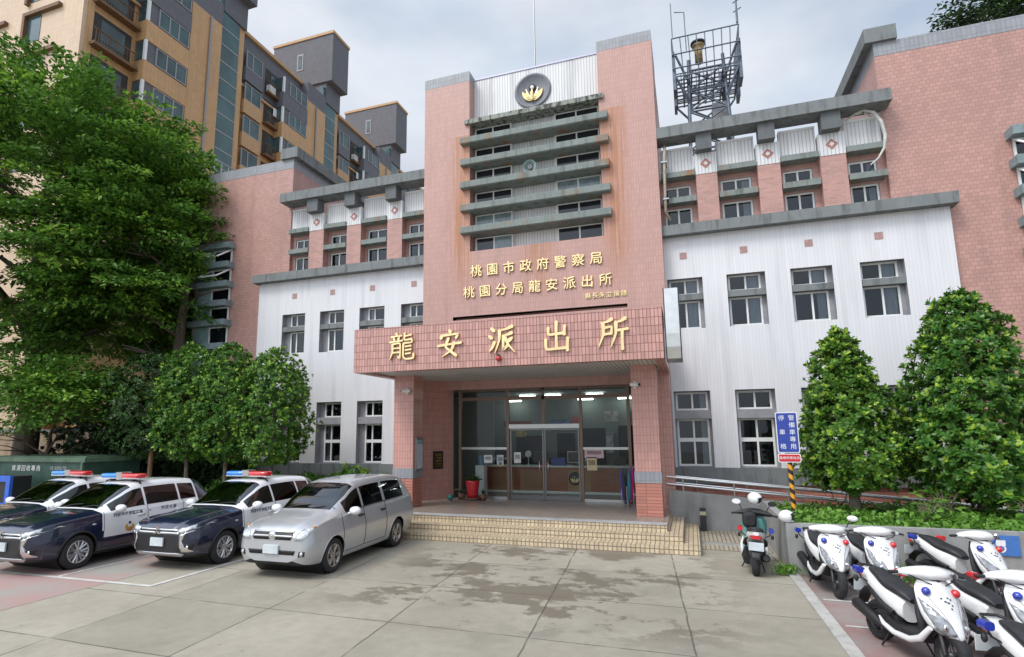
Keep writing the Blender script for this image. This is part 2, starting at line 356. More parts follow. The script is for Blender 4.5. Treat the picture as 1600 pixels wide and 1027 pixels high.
def paint_mat(name, c, under, wear=.5, sc=3):
    m, n, l, b = new_mat(name); t = n.new('ShaderNodeTexCoord'); f = noise(n, l, t.outputs['Object'], sc, 9, (1, 1, 1), .42, .62, .65)
    f2 = noise(n, l, t.outputs['Object'], 14, 6, (1, 1, 1), .4, .75)
    f = math_(n, l, 'MINIMUM', math_(n, l, 'ADD', math_(n, l, 'MULTIPLY', f, wear), math_(n, l, 'MULTIPLY', f2, .25)), 1.0)
    l.new(mixc(n, l, f, c, under), b.inputs['Base Color']); b.inputs['Roughness'].default_value = .8; return m
M['ground'] = ground_mat()
M['line'] = paint_mat('worn_white_road_paint', (.62, .61, .57), (.30, .29, .26), .55)
M['pinkpave'] = paint_mat('faded_pink_paving', (.37, .235, .215), (.31, .29, .255), .95, .7)
M['redpave'] = paint_mat('faded_red_paving', (.28, .165, .15), (.27, .25, .235), .85, .9)
g = MB().add([(-120, -60, 0), (120, -60, 0), (120, 160, 0), (-120, 160, 0)], [(0, 1, 2, 3)]).build('ground', M['ground'], fix=False); tag(g, kind='structure')
mb = MB()
mb.add([(-14, -13.4, .004), (-5.75, -12.2, .004), (-5.75, -4.6, .004), (-14, -4.6, .004)], [(0, 1, 2, 3)])
tag(mb.build('parking_bay_paving', M['pinkpave'], fix=False), kind='structure')
mb = MB().add([(6.62, -14.5, .004), (16, -14.5, .004), (16, -5.99, .004), (6.62, -5.99, .004)], [(0, 1, 2, 3)])
tag(mb.build('scooter_bay_paving', M['redpave'], fix=False), kind='structure')
mb = MB()
def ln(x0, y0, x1, y1, wd=.1):
    d = Vector((x1-x0, y1-y0, 0)).normalized(); p = Vector((-d.y, d.x, 0))*wd/2
    mb.add([(x0-p.x, y0-p.y, .008), (x0+p.x, y0+p.y, .008), (x1+p.x, y1+p.y, .008), (x1-p.x, y1-p.y, .008)], [(0, 1, 2, 3)])
ln(-14, -10.56, -4.70, -10.36); ln(-4.75, -10.30, -4.72, -5.0); ln(-7.17, -10.36, -7.2, -5.0); ln(-9.62, -10.41, -9.65, -5)
ln(6.7, -7.66, 12, -7.72, .07); ln(7.32, -6.05, 7.40, -7.6, .06); ln(6.72, -9.0, 12, -9.1, .07); ln(8.2, -6.05, 8.28, -7.6, .06); ln(7.1, -10.2, 12, -10.4, .06)
tag(mb.build('parking_lines', M['line'], fix=False), kind='structure')
mb = MB(); mb.prism([(6.42, -6.0), (6.46, -9), (6.52, -15), (6.70, -15), (6.63, -9), (6.60, -6.0)], 0, .035)
tag(mb.build('kerb_strip', concrete('kerb_concrete', (.42, .41, .38), .4)), kind='structure')
M['step'] = tile('cream_step_tile', (.61, .50, .335), (.22, .165, .115), .105, .105, .012, .14, .5, dirt=.4, dirtc=(.16, .11, .06), bump=.5)
M['porch'] = tile('porch_floor_tile', (.30, .25, .21), (.16, .13, .11), .15, .15, .006, .10, .3, bump=.15)
M['granite'] = concrete('granite_nosing', (.36, .36, .36), .3)
M['ribtile'] = tile('ribbed_ramp_tile', (.40, .35, .26), (.19, .16, .12), .10, .30, .016, .12, .7, bump=.5)
mb = MB(); mb.box(4.92, 6.42, -3.0, -1.22, 0, .012, 0); mb.box(4.92, 6.42, -3.36, -3.0, 0, .008, 1); mb.box(4.92, 6.42, -4.0, -3.36, 0, .012, 0)
tag(mb.build('access_path', [M['ribtile'], M['graywall']]), kind='structure')

# ================================================================ POLICE STATION
st = thing('police_station', 'pink and white tiled police station with tall centre tower and pillared porch', 'police station')
def wall_holes(mb, x0, x1, z0, z1, y, holes, depth, m=0, mr=1):
    xs = sorted({x0, x1, *[h[0] for h in holes], *[h[1] for h in holes]}); zs = sorted({z0, z1, *[h[2] for h in holes], *[h[3] for h in holes]})
    for i in range(len(xs)-1):
        for j in range(len(zs)-1):
            cx, cz = (xs[i]+xs[i+1])/2, (zs[j]+zs[j+1])/2
            if any(h[0] < cx < h[1] and h[2] < cz < h[3] for h in holes): continue
            mb.add([(xs[i], y, zs[j]), (xs[i+1], y, zs[j]), (xs[i+1], y, zs[j+1]), (xs[i], y, zs[j+1])], [(0, 1, 2, 3)], m)
    for a, b_, c, d in [h[:4] for h in holes]:
        y2 = y+depth
        mb.add([(a, y, c), (b_, y, c), (b_, y, d), (a, y, d), (a, y2, c), (b_, y2, c), (b_, y2, d), (a, y2, d)], [(0, 4, 7, 3), (1, 2, 6, 5), (3, 7, 6, 2), (0, 1, 5, 4)], mr)
W3 = [M['frame'], M['glass'], M['room'], M['curtain'], M['gray']]
rw = random.Random(5)
def window(parent, x0, x1, z0, z1, y, bars_x=(), bars_z=(), curtain=0, fw=.055, depth=.28, name='window'):
    """white framed window standing in plane y; frame, pane and dim room behind"""
    f = MB()
    f.box(x0, x1, y, y+.07, z0, z0+fw); f.box(x0, x1, y, y+.07, z1-fw, z1); f.box(x0, x0+fw, y, y+.07, z0+fw, z1-fw); f.box(x1-fw, x1, y, y+.07, z0+fw, z1-fw)
    for bx in bars_x: f.box(bx-fw*.5, bx+fw*.5, y+.003, y+.066, z0+fw, z1-fw)
    for bz, bw in bars_z:
        cuts = [x0+fw]+[q for bx in bars_x for q in (bx-fw*.5, bx+fw*.5)]+[x1-fw]
        for k in range(0, len(cuts), 2): f.box(cuts[k], cuts[k+1], y+.006, y+.063, bz-bw/2, bz+bw/2)
    wo = f.build(name, M['frame'], parent)
    MB().add([(x0+fw, y+.035, z0+fw), (x1-fw, y+.035, z0+fw), (x1-fw, y+.035, z1-fw), (x0+fw, y+.035, z1-fw)], [(0, 1, 2, 3)]).build('pane', M['glass'], wo, fix=False)
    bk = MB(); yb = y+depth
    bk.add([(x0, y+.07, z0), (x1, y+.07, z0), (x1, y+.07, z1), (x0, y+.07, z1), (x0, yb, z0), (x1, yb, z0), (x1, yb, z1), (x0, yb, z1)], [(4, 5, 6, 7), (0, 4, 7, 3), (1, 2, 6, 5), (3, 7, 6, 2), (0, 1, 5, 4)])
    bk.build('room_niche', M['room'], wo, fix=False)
    if curtain:
        side, fr = curtain; xa, xb = (x0+fw, x0+(x1-x0)*fr) if side < 0 else (x1-(x1-x0)*fr, x1-fw)
        n_ = 24; vs = []
        for k in range(n_+1):
            xx = xa+(xb-xa)*k/n_; yy = y+.13+.018*math.sin(k*2.1); vs += [(xx, yy, z0+.02), (xx, yy, z1-.02)]
        MB().add(vs, [(2*k, 2*k+2, 2*k+3, 2*k+1) for k in range(n_)], 0, True).build('curtain', M['curtain'], wo, fix=False)
    return wo
M['inlay'] = tile('faded_inlay_tile', (.44, .26, .23), (.34, .22, .20), .11, .11, .01, .1, .5)
M['post'] = concrete('post_concrete', (.125, .135, .14), .4)
bays = [(4.37, 5.46), (6.18, 7.30), (8.01, 9.15), (9.87, 11.0)]
YW = .45
for s in (1, -1):
    hs = []
    for (a, b_) in bays:
        x0, x1 = (a, b_) if s > 0 else (-b_, -a)
        hs += [(x0, x1, 6.0, 7.68), (x0, x1, 1.63, 4.0)]
    mb = MB(); xa, xb = (4.3, 12.26) if s > 0 else (-12.26, -4.3)
    wall_holes(mb, xa, xb, 1.63, 9.1, YW, hs, .36)
    # return at the outer end
    xo = 12.26*s; mb.add([(xo, YW, 1.63), (xo, .62, 1.63), (xo, .62, 9.1), (xo, YW, 9.1)], [(0, 1, 2, 3)])
    mb.build('white_wall', [M['white'], M['reveal']], st, fix=False)
    mb = MB(); mb.box(xa+.002, xb-.002, .40, .62, 1.14, 1.627); mb.build('plinth', M['gray'], st)
    MB().box(xa+.004, xb-.004, .50, .62, 0, 1.14).build('base_wall', M['pink_low'], st)
    def jamb(hx0, hx1, hz0, hz1, wx0, wx1, wz0, wz1, y):
        jb = MB()
        if wx0-hx0 > .002: jb.box(hx0, wx0, y, y+.06, hz0, hz1)
        if hx1-wx1 > .002: jb.box(wx1, hx1, y, y+.06, hz0, hz1)
        if wz0-hz0 > .002: jb.box(wx0, wx1, y, y+.06, hz0, wz0)
        if hz1-wz1 > .002: jb.box(wx0, wx1, y, y+.06, wz1, hz1)
        jb.build('window_jamb', M['reveal'], st)
    for i, (a, b_) in enumerate(bays):
        x0, x1 = (a, b_) if s > 0 else (-b_, -a); xm = (x0+x1)/2; wd = x1-x0
        cu = (1, .42) if s > 0 else [0, (-1, .35), 0, (1, .3)][i]; cg = [(1, .25), 0, (-1, .4), 0][i]
        # upper floor pair with grey transom slab
        yy = YW+.24
        wa, wb = (x0+.05 if s > 0 else x0+.26, x1-.12 if s > 0 else x1-.02)
        jamb(x0, x1, 7.155, 7.68, wa, wb, 7.16, 7.68, yy+.004); jamb(x0, x1, 6.0, 6.955, wa, wb, 6.03, 6.95, yy+.004)
        wa, wb = (x0+.05 if s > 0 else x0+.24, x1-.08 if s > 0 else x1-.02)
        jamb(x0, x1, 3.395, 4.0, wa, wb, 3.40, 3.97, yy+.004); jamb(x0, x1, 1.63, 3.125, wa, wb, 1.66, 3.12, yy+.004)
        window(st, x0+.05 if s > 0 else x0+.26, x1-.12 if s > 0 else x1-.02, 7.16, 7.68, yy, [xm], curtain=cu)
        window(st, x0+.05 if s > 0 else x0+.26, x1-.12 if s > 0 else x1-.02, 6.03, 6.95, yy, [xm], curtain=cu if i != 2 else (1, .3))
        MB().box(x0+.002, x1-.002, YW+.03, YW+.36, 6.955, 7.155).build('transom_slab', M['gray'], st)
        window(st, x0+.05 if s > 0 else x0+.24, x1-.08 if s > 0 else x1-.02, 3.40, 3.97, yy, [xm], curtain=cg if s > 0 else 0)
        window(st, x0+.05 if s > 0 else x0+.24, x1-.08 if s > 0 else x1-.02, 1.66, 3.12, yy, [xm], [(2.47, .12)], curtain=cg)
        MB().box(x0+.002, x1-.002, YW+.05, YW+.36, 3.125, 3.395).build('transom_slab', M['reveal'], st)
        MB().box(xm-.11, xm+.11, YW-.012, YW+.02, 8.33, 8.55).build('tile_inlay', M['inlay'], st)
    # cornice
    MB().box(min(4.3*s, 12.4*s), max(4.3*s, 12.4*s), .14, .75, 9.1, 9.44).build('cornice', M['gray'], st)
    # top storey: recessed wall, brick pilasters, white parapet panels
    hs = []; rows = []
    for (a, b_) in [(4.35, 5.44), (6.16, 7.31), (8.03, 9.09), (9.86, 10.85)]:
        x0, x1 = (a, b_) if s > 0 else (-b_, -a); rows.append((x0, x1)); hs += [(x0+.08, x1-.14, 10.5, 11.0), (x0+.08, x1-.14, 9.46, 10.22)]
    mb = MB(); wall_holes(mb, min(4.3*s, 10.92*s), max(4.3*s, 10.92*s), 9.44, 11.3, .80, hs, .12)
    mb.build('upper_wall', [M['pink_brick'], M['reveal']], st, fix=False)
    for i, (x0, x1) in enumerate(rows):
        xm = (x0+.08+x1-.14)/2; cu = (1, .3) if (s > 0 and i % 2) else 0
        window(st, x0+.085, x1-.145, 10.5, 11.0, .85, [xm], curtain=cu); window(st, x0+.085, x1-.145, 9.46, 10.22, .85, [xm], curtain=cu)
        MB().box(x0-.0, x1+.0, .42, .798, 10.29, 10.48).build('sun_slab', M['gray_slab'], st)
        MB().box(x0+.0, x1-.0, .38, .798, 11.18, 11.36).build('sun_slab', M['gray_slab'], st)
        MB().box(x0+.01, x1-.01, .60, .80, 11.36, 12.22).build('parapet_panel', M['white_rib'], st)
        MB().box(x0+.01, x1-.01, .57, .83, 12.22, 12.29).build('parapet_cap', M['white_matt'], st)
    for (a, b_) in [(5.47, 6.13), (7.34, 8.0), (9.12, 9.83)]:
        x0, x1 = (a, b_) if s > 0 else (-b_, -a); xm = (x0+x1)/2
        p = MB(); p.box(x0, x1, .45, .80, 9.44, 11.18); p.build('pilaster', M['pink_brick'], st)
        p = MB(); p.box(x0-.012, x1+.012, .435, .80, 11.18, 11.9, 0); pl = p.build('pilaster_head', M['white_rib'], st)
        dm = MB(); 
        for k, (r_, dd) in enumerate(((.175, .012), (.075, .02))):
            dm.prism([(xm-r_, 11.53), (xm, 11.53-r_), (xm+r_, 11.53), (xm, 11.53+r_)], .435-dd, .435, 'y', k)
        dm.build('diamond_inlay', [M['pink_low'], M['white_matt']], pl)
        MB().box(x0+.06, x1-.12, .12, .58, 11.9, 12.46).build('pergola_post', M['post'], st)
    MB().box(min(4.3*s, 11.06*s), max(4.3*s, 11.06*s), 0, .72, 12.46, 12.84).build('pergola_beam', M['gray'], st)
    MB().box(min(4.3*s, 10.9*s), max(4.3*s, 10.9*s), .92, 9, 11.0, 11.3).build('roof_deck', M['gray'], st)
    # outer pink block
    XI, XO = 10.92*s, (17.6 if s > 0 else 16.05)*s
    XL_ = 11.06*s; mb = MB(); mb.box(min(XL_, XO), max(XL_, XO), .62, 12, 0, 9.1); mb.box(min(XI, XO), max(XI, XO), .62, 12, 9.1, 14.28); mb.build('pink_block', M['pink'], st)
    MB().box(min(XI-.003*s, XO), max(XI-.003*s, XO)+.002, .612, 12.002, 14.28, 14.72).build('block_cap', M['graytile'], st)
    MB().box(min(10.68*s, 11.55*s), max(10.68*s, 11.55*s), .50, 11.9, 14.724, 15.2).build('coping', M['gray'], st)
    xs0 = 13.85*s
    for k, zc in enumerate((11.05, 10.17, 9.3, 8.44, 7.58, 6.55, 5.7, 4.8)):
        xe = (17.0 if s > 0 else 15.9)*s
        MB().box(min(xs0, xe), max(xs0, xe), .18, .62, zc-.14, zc+.12).build('sun_slab', plain('teal_grey_paint', (.20, .26, .27), .6, var=.2) if 'tg' not in M else M['tg'], st)
    M['tg'] = bpy.data.materials['teal_grey_paint']
    zs = [11.05, 10.17, 9.3, 8.44, 7.58, 6.55, 5.7, 4.8]
    for k in range(7):
        za, zb = zs[k+1]+.12, zs[k]-.14; xa_, xb_ = sorted((13.98*s, 15.0*s))
        wo = window(st, xa_, xb_, za, zb, .545, [], depth=.06)
        if s < 0: MB().box(-15.85, -15.0, .50, .618, za, zb).build('spandrel', plain('teal_panel', (.22, .33, .33), .4, var=.15, scale=2) if 'tp' not in M else M['tp'], st); M['tp'] = bpy.data.materials['teal_panel']
        if k in (0, 1):       # top hung sash pushed open
            f = MB(); h = zb-za; yo = -.24
            pts = [(xa_, .54, zb-.02), (xb_, .54, zb-.02), (xb_, yo, za+.1), (xa_, yo, za+.1)]
            for q in range(4): f.tube([pts[q], pts[(q+1) % 4]], .035, 4, sm=False)
            f.build('sash', M['frame'], wo)
    # low panels between cornice end and pink block base: plinth end
# --- tower
mb = MB(); wall_holes(mb, -4.3, 4.3, 4.25, 9.3, 0, [(-3.1, 3.1, 6.77, 6.9)], .35, 0, 1)
for s in (1, -1):
    x0, x1 = sorted((2.43*s, 4.3*s)); xo = 4.3*s
    mb.add([(x0, 0, 9.3), (x1, 0, 9.3), (x1, 0, 16.12), (x0, 0, 16.12)], [(0, 1, 2, 3)])
    xi = 2.43*s; mb.add([(xi, 0, 9.3), (xi, .5, 9.3), (xi, .5, 16.12), (xi, 0, 16.12)], [(0, 1, 2, 3)])
    mb.add([(xo, 0, 4.25), (xo, 7, 4.25), (xo, 7, 16.12), (xo, 0, 16.12)], [(0, 1, 2, 3)])
mb.add([(-2.43, 0, 9.3), (2.43, 0, 9.3), (2.43, .5, 9.3), (-2.43, .5, 9.3)], [(0, 1, 2, 3)])
mb.add([(-4.3, 7, 4.25), (4.3, 7, 4.25), (4.3, 7, 16.12), (-4.3, 7, 16.12)], [(0, 1, 2, 3)])
mb.build('tower_wall', [M['pink_tower'], M['dark']], st, fix=False)
for s in (1, -1):
    x0, x1 = sorted((2.425*s, 4.304*s)); MB().box(x0, x1, -.004, 2.2, 16.12, 16.52).build('tower_cap', M['graytile'], st)
MB().box(-2.43, 2.43, .5, .9, 9.3, 16.40).build('tower_panel', M['white_rib'], st)
MB().box(-2.43, 2.43, .47, .93, 16.40, 16.47).build('tower_coping', plain('lilac_metal_flashing', (.42, .42, .52), .4, .3), st)
MB().box(-2.6, 2.6, -.10, .47, 14.29, 14.46).build('tower_ledge', M['gray_dirty'], st)
for zt in (13.73, 12.87, 11.97, 11.08, 10.22):
    MB().prism([(-.22, zt-.03), (-.22, zt-.25), (-.17, zt-.28), (.46, zt-.28), (.46, zt), (-.17, zt)], -2.73, 2.73, 'x').build('louvre_slab', M['gray_slab'], st)
prev = 14.29
for k, zt in enumerate((13.73, 12.87, 11.97, 11.08, 10.22, 9.3)):
    za = zt; zb = prev; prev = zt-.28
    for (xa, xb) in ((-2.36, -.9), (.74, 2.36)):
        h = min(zb-za, .62)
        wo = MB().box(xa, xb, .40, .498, za+.01, za+h).build('window', M['frame'], st)
        xm = (xa+xb)/2
        for (p0, p1) in ((xa+.07, xm-.03), (xm+.03, xb-.05)):
            pale = (k == 4 and p0 < 0) or (k == 3 and p0 > 0) or (k == 5 and p0 > -1.7 and p0 < 0)
            MB().box(p0, p1, .385, .402, za+.06, za+h-.05).build('pane', plain('louvre_pane_pale', (.16, .21, .22), .12, var=.2) if pale else plain('louvre_pane', (.018, .02, .024), .08, var=.3, scale=2), wo)
# emblem roundel
em = MB(); em.lathe([(.0, .70), (-.05, .70), (-.07, .62), (-.04, .60), (-.04, 0)], (-.06, .5, 15.47), 'y', 40)
emb = em.build('badge_roundel', plain('slate_roundel', (.17, .18, .20), .5, var=.12), st)
def badge(parent, c, r, mat_, nrm='y', matw=None):
    """spread-winged golden badge with a white sun on a dark disc; c centre, r size; faces -y"""
    b = MB(); cx, cy, cz = c
    for s in (-1, 1):
        for k in range(4):
            a0 = R(-75+k*8); rad = r*(1.0-.13*k); pts = []; rr = []
            for q in range(9):
                a = -PI/2+s*(.12+(1.55-.12*k)*q/8); pts.append((cx+rad*math.cos(a), cy-.03-.012*k, cz+.05*r+rad*math.sin(a))); rr.append(r*(.10-.055*abs(q-3)/6))
            b.tube(pts, rr, 6)
        b.tube([(cx+s*.1*r, cy-.06, cz-.85*r), (cx+s*.45*r, cy-.06, cz-.2*r), (cx+s*.62*r, cy-.05, cz+.35*r)], [.09*r, .13*r, .03*r], 6)
    b.tube([(cx, cy-.08, cz-1.0*r), (cx, cy-.09, cz-.4*r), (cx, cy-.08, cz+.15*r)], [.10*r, .2*r, .07*r], 8)
    o = b.build('badge_wings', mat_, parent)
    d = MB(); d.lathe([(0, .36*r), (-.05*r, .36*r), (-.05*r, 0)], (cx, cy-.02, cz+.42*r), 'y', 20, 0); d.lathe([(-.05*r, .19*r), (-.14*r, .19*r), (-.14*r, 0)], (cx, cy-.02, cz+.42*r), 'y', 16, 1)
    d.build('badge_disc', [M['black'], matw or M['white_matt']], parent)
badge(emb, (-.06, .46, 15.40), .38, M['goldface'])
# wall letters
def letters(parent, s, xs, z, size, y, bold, ext, name='letter'):
    for ch, x in zip(s, xs):
        me = text_mesh(ch, size, ext, bold, bevel=size*.012); sh = random.uniform(-.05, .05)
        me.transform(Matrix.Translation((x, y, z)) @ Matrix.Rotation(R(90), 4, 'X') @ Matrix.Rotation(sh, 4, 'Z'))
        me.transform(Matrix(((1, 0, 0, 0), (0, 1, 0, 0), (0, 0, 1, 0), (0, 0, 0, 1))))
        me.materials.append(M['goldface']); me.materials.append(M['gold'])
        for p in me.polygons: p.material_index = 0 if p.normal.y < -.8 else 1
        o = bpy.data.objects.new(name, me); COL.objects.link(o); o.parent = parent
ls = [-2.18+.614*i for i in range(8)]
letters(st, '桃園市政府警察局', [-2.17+.617*i for i in range(8)], 8.50, .45, -.03, 0, .025)
letters(st, '桃園分局龍安派出所', [-2.45+.61*i for i in range(9)], 7.73, .45, -.03, 0, .025)
letters(st, '縣長朱立倫題', [1.83+.235*i for i in range(6)], 7.24, .20, -.02, 0, .012)
# --- porch canopy
cn = MB(); Z0, Z1 = 4.49, 5.76
cn.box(-4.32, 4.32, -4.49, -4.24, Z0, Z1); cn.box(-4.32, -4.07, -4.24, 0, Z0, Z1); cn.box(4.07, 4.32, -4.24, 0, Z0, Z1)
can = cn.build('canopy', M['pink_fascia'], st)
MB().box(-4.07, 4.07, -4.24, .3, 4.56, 4.70).build('soffit', M['sky_soffit'], can)
MB().box(-4.07, 4.07, -4.24, 0, 5.60, 5.70).build('canopy_roof', M['gray'], can)
BRUSH = {
 '安': [('d', [(49, 97), (55, 86)]), ('d', [(22, 81), (19, 66)]), ('h', [(21, 77), (50, 79), (81, 80), (74, 66)]), ('v', [(47, 68), (37, 38), (52, 24), (76, 6)]), ('f', [(68, 52), (58, 26), (24, 4)]), ('h', [(7, 42), (50, 46), (94, 50)])],
 '派': [('d', [(14, 92), (27, 80)]), ('d', [(6, 66), (19, 56)]), ('f', [(27, 44), (18, 24), (8, 12)]), ('f', [(90, 94), (70, 86), (42, 80)]), ('f', [(45, 82), (43, 48), (28, 6)]), ('f', [(88, 72), (72, 66), (54, 64)]), ('v', [(58, 64), (58, 18), (72, 30)]), ('d', [(90, 56), (72, 42)]), ('f', [(64, 58), (74, 34), (98, 6)])],
 '出': [('v', [(51, 98), (50, 60), (50, 10)]), ('v', [(24, 80), (25, 57), (52, 58), (78, 60)]), ('v', [(78, 84), (76, 54)]), ('v', [(15, 42), (17, 10), (52, 10), (86, 12)]), ('v', [(87, 44), (85, 2)])],
 '所': [('f', [(50, 94), (36, 86), (14, 82)]), ('f', [(22, 82), (22, 46), (6, 6)]), ('h', [(22, 66), (48, 69), (46, 46)]), ('h', [(23, 46), (47, 48)]), ('f', [(92, 94), (76, 85), (60, 82)]), ('f', [(62, 83), (60, 46), (44, 4)]), ('h', [(60, 56), (98, 60)]), ('v', [(80, 58), (79, -4)])],
 '龍': [('d', [(27, 99), (31, 90)]), ('h', [(8, 85), (50, 88)]), ('d', [(17, 82), (22, 72)]), ('d', [(41, 83), (35, 72)]), ('h', [(3, 66), (54, 70)]), ('f', [(14, 59), (14, 30), (4, 4)]), ('h', [(15, 58), (44, 60), (44, 8), (36, 14)]), ('h', [(16, 43), (42, 44)]), ('h', [(16, 28), (42, 29)]),
        ('v', [(62, 96), (62, 72), (90, 74)]), ('h', [(63, 85), (88, 89)]), ('h', [(58, 60), (90, 62), (90, 72)]), ('v', [(58, 60), (57, 14), (68, 4), (96, 6), (97, 22)]), ('h', [(66, 48), (88, 50)]), ('h', [(66, 35), (88, 37)]), ('h', [(66, 22), (86, 24)])]}
def brush_letter(parent, ch, x, z, size, y, dep):
    mb = MB(); k_ = size/100
    for si, (kind, pts) in enumerate(BRUSH[ch]):
        P = np.array([(a-50, b_-48) for a, b_ in pts], float); D = []
        for i in range(len(P)-1):
            p0, p1, p2, p3 = P[max(i-1, 0)], P[i], P[i+1], P[min(i+2, len(P)-1)]
            for t in np.linspace(0, 1, 6, endpoint=False): D.append(.5*(2*p1+(p2-p0)*t+(2*p0-5*p1+4*p2-p3)*t*t+(3*p1-p0-3*p2+p3)*t**3)*.5+.5*(p1+(p2-p1)*t))
        D.append(P[-1]); D = np.array(D); n_ = len(D); q = np.linspace(0, 1, n_); base = 9.5 if ch != '龍' else 7.2
        wd = {'h': base*(.72+.5*np.abs(q-.5)), 'v': base*(1.12-.28*np.sin(q*PI)), 'f': base*(1.25-1.0*q**1.3), 'd': base*(.55+.75*np.sin(q*PI*.8))}[kind]
        T = np.gradient(D, axis=0); T /= np.linalg.norm(T, axis=1, keepdims=True)+1e-9; Nn = np.stack([-T[:, 1], T[:, 0]], 1)
        Lf = D+Nn*wd[:, None]/2; Rt = D-Nn*wd[:, None]/2; tip0 = D[0]-T[0]*wd[0]*.35; tip1 = D[-1]+T[-1]*wd[-1]*.35
        yo = y-.0012*si; pr = [tip0]+list(Lf)+[tip1]+list(Rt[::-1]); lo = [(x+a*k_, yo-dep, z+b_*k_) for a, b_ in pr]; hi = [(x+a*k_, y+.02, z+b_*k_) for a, b_ in pr]; m_ = len(pr)
        o = len(mb.v)
        for i in range(n_-1):           # front as quads so that bends stay clean
            a, b_, c, d = [(x+v[0]*k_, yo-dep, z+v[1]*k_) for v in (Lf[i], Lf[i+1], Rt[i+1], Rt[i])]; mb.add([a, b_, c, d], [(0, 1, 2, 3)], 0)
        for tp, e in ((tip0, 0), (tip1, n_-1)): mb.add([(x+v[0]*k_, yo-dep, z+v[1]*k_) for v in (tp, Lf[e], Rt[e])], [(0, 1, 2)], 0)
        mb.add(lo+hi, [(i, (i+1) % m_, m_+(i+1) % m_, m_+i) for i in range(m_)], 1)
    mb.build('canopy_letter', [M['goldface'], M['gold']], parent, fix=False)
for ch, x in zip('龍安派出所', (-2.74, -1.28, .21, 1.70, 3.12)): brush_letter(st, ch, x, 5.16, .80, -4.50, .055)
for s in (1, -1):
    x0, x1 = sorted((3.33*s, 4.01*s))
    c_ = MB(); c_.box(x0, x1, -2.61, -1.95, 1.68, 4.57, 0); c_.box(x0-.012, x1+.012, -2.622, -1.938, 1.38, 1.68, 1); c_.box(x0, x1, -2.61, -1.95, .508, 1.38, 2)
    c_.build('porch_column', [M['pink_col'], M['graytile'], M['pink_low']], st)
    pl = [(4.3*s, -1.0), (3.84*s, -1.0), (3.2*s, .3), (4.3*s, .3)]
    MB().prism(pl if s > 0 else pl[::-1], .0, 4.56, 'z').build('porch_wall', M['pink_col'], st)
MB().box(-3.2, 3.2, .18, .45, 4.25, 4.56).build('door_lintel', M['bronze'], st)
# --- steps and porch floor
sp = MB(); XR, XL = 4.12, -4.6
for k, (yf, xr, z1) in enumerate(((-4.75, 4.87, .17), (-4.30, 4.50, .34), (-3.86, 4.14, .50))):
    sp.box(XL-.37*(2-k), xr, yf, -1.05, z1-.17 if k else 0, z1)
sp.build('porch_steps', M['step'], st)
ns = MB(); ns.box(-4.62, 4.15, -3.88, -3.5, .50, .512); ns.build('step_nosing', M['granite'], st)
MB().box(-4.62, 4.15, -3.5, 6.5, .50, .508).build('porch_floor', M['porch'], st)
# --- entrance glazing
eg = thing('entrance_door', 'glazed entrance doors with bronze frames under the porch', 'door')
eg.parent = st
f = MB(); yd = .22
for x in (-2.9, -1.13, 1.40, 2.95): f.box(x-.05, x+.05, yd-.03, yd+.05, .512, 4.25, 0)
f.box(.08, .18, yd-.02, yd+.04, 3.0, 4.25, 0)
for a, b_ in ((-2.85, -1.18), (-1.08, 1.35), (1.45, 2.9)):
    f.box(a, b_, yd-.02, yd+.04, 3.86, 3.98, 0); f.box(a, b_, yd-.02, yd+.04, 4.18, 4.25, 0)
f.box(-2.85, -1.18, yd-.02, yd+.04, 2.17, 2.25, 1); f.box(1.45, 2.9, yd-.02, yd+.04, 2.17, 2.25, 1)
f.box(-2.85, -1.18, yd-.02, yd+.04, .512, .60, 1); f.box(1.45, 2.9, yd-.02, yd+.04, .512, .60, 1)
f.box(-1.08, 1.35, yd-.06, yd+.06, 2.88, 3.02, 1)
f.build('door_frame', [M['bronze'], M['alu']], eg)
for a, b_ in ((-1.06, .12), (.14, 1.33)):
    lf = MB()
    for q in (a, b_-.05): lf.box(q, q+.05, yd+.0, yd+.035, .52, 2.87)
    lf.box(a+.05, b_-.05, yd, yd+.035, .52, .66); lf.box(a+.05, b_-.05, yd, yd+.035, 2.82, 2.87)
    dl = lf.build('door_leaf', M['doorframe'], eg)
    MB().add([(a+.05, yd+.017, .66), (b_-.05, yd+.017, .66), (b_-.05, yd+.017, 2.82), (a+.05, yd+.017, 2.82)], [(0, 1, 2, 3)]).build('door_pane', M['doorglass'], dl, fix=False)
    hx = b_-.14 if b_ < 1 else a+.14
    MB().tube([(hx, yd-.01, 1.4), (hx, yd-.07, 1.42), (hx, yd-.07, 1.78), (hx, yd-.01, 1.8)], .016, 8).build('door_handle', M['steel'], dl)
gp = MB()
for a, b_, c, d in ((-2.85, -1.18, .6, 2.17), (-2.85, -1.18, 2.25, 3.86), (1.45, 2.9, .6, 2.17), (1.45, 2.9, 2.25, 3.86), (-1.08, .08, 3.02, 3.86), (.18, 1.35, 3.02, 3.86), (-2.85, -1.18, 3.98, 4.18), (-1.08, .08, 3.98, 4.18), (.18, 1.35, 3.98, 4.18), (1.45, 2.9, 3.98, 4.18)):
    gp.add([(a, yd+.01, c), (b_, yd+.01, c), (b_, yd+.01, d), (a, yd+.01, d)], [(0, 1, 2, 3)])
gp.build('glazing', M['doorglass'], eg, fix=False)
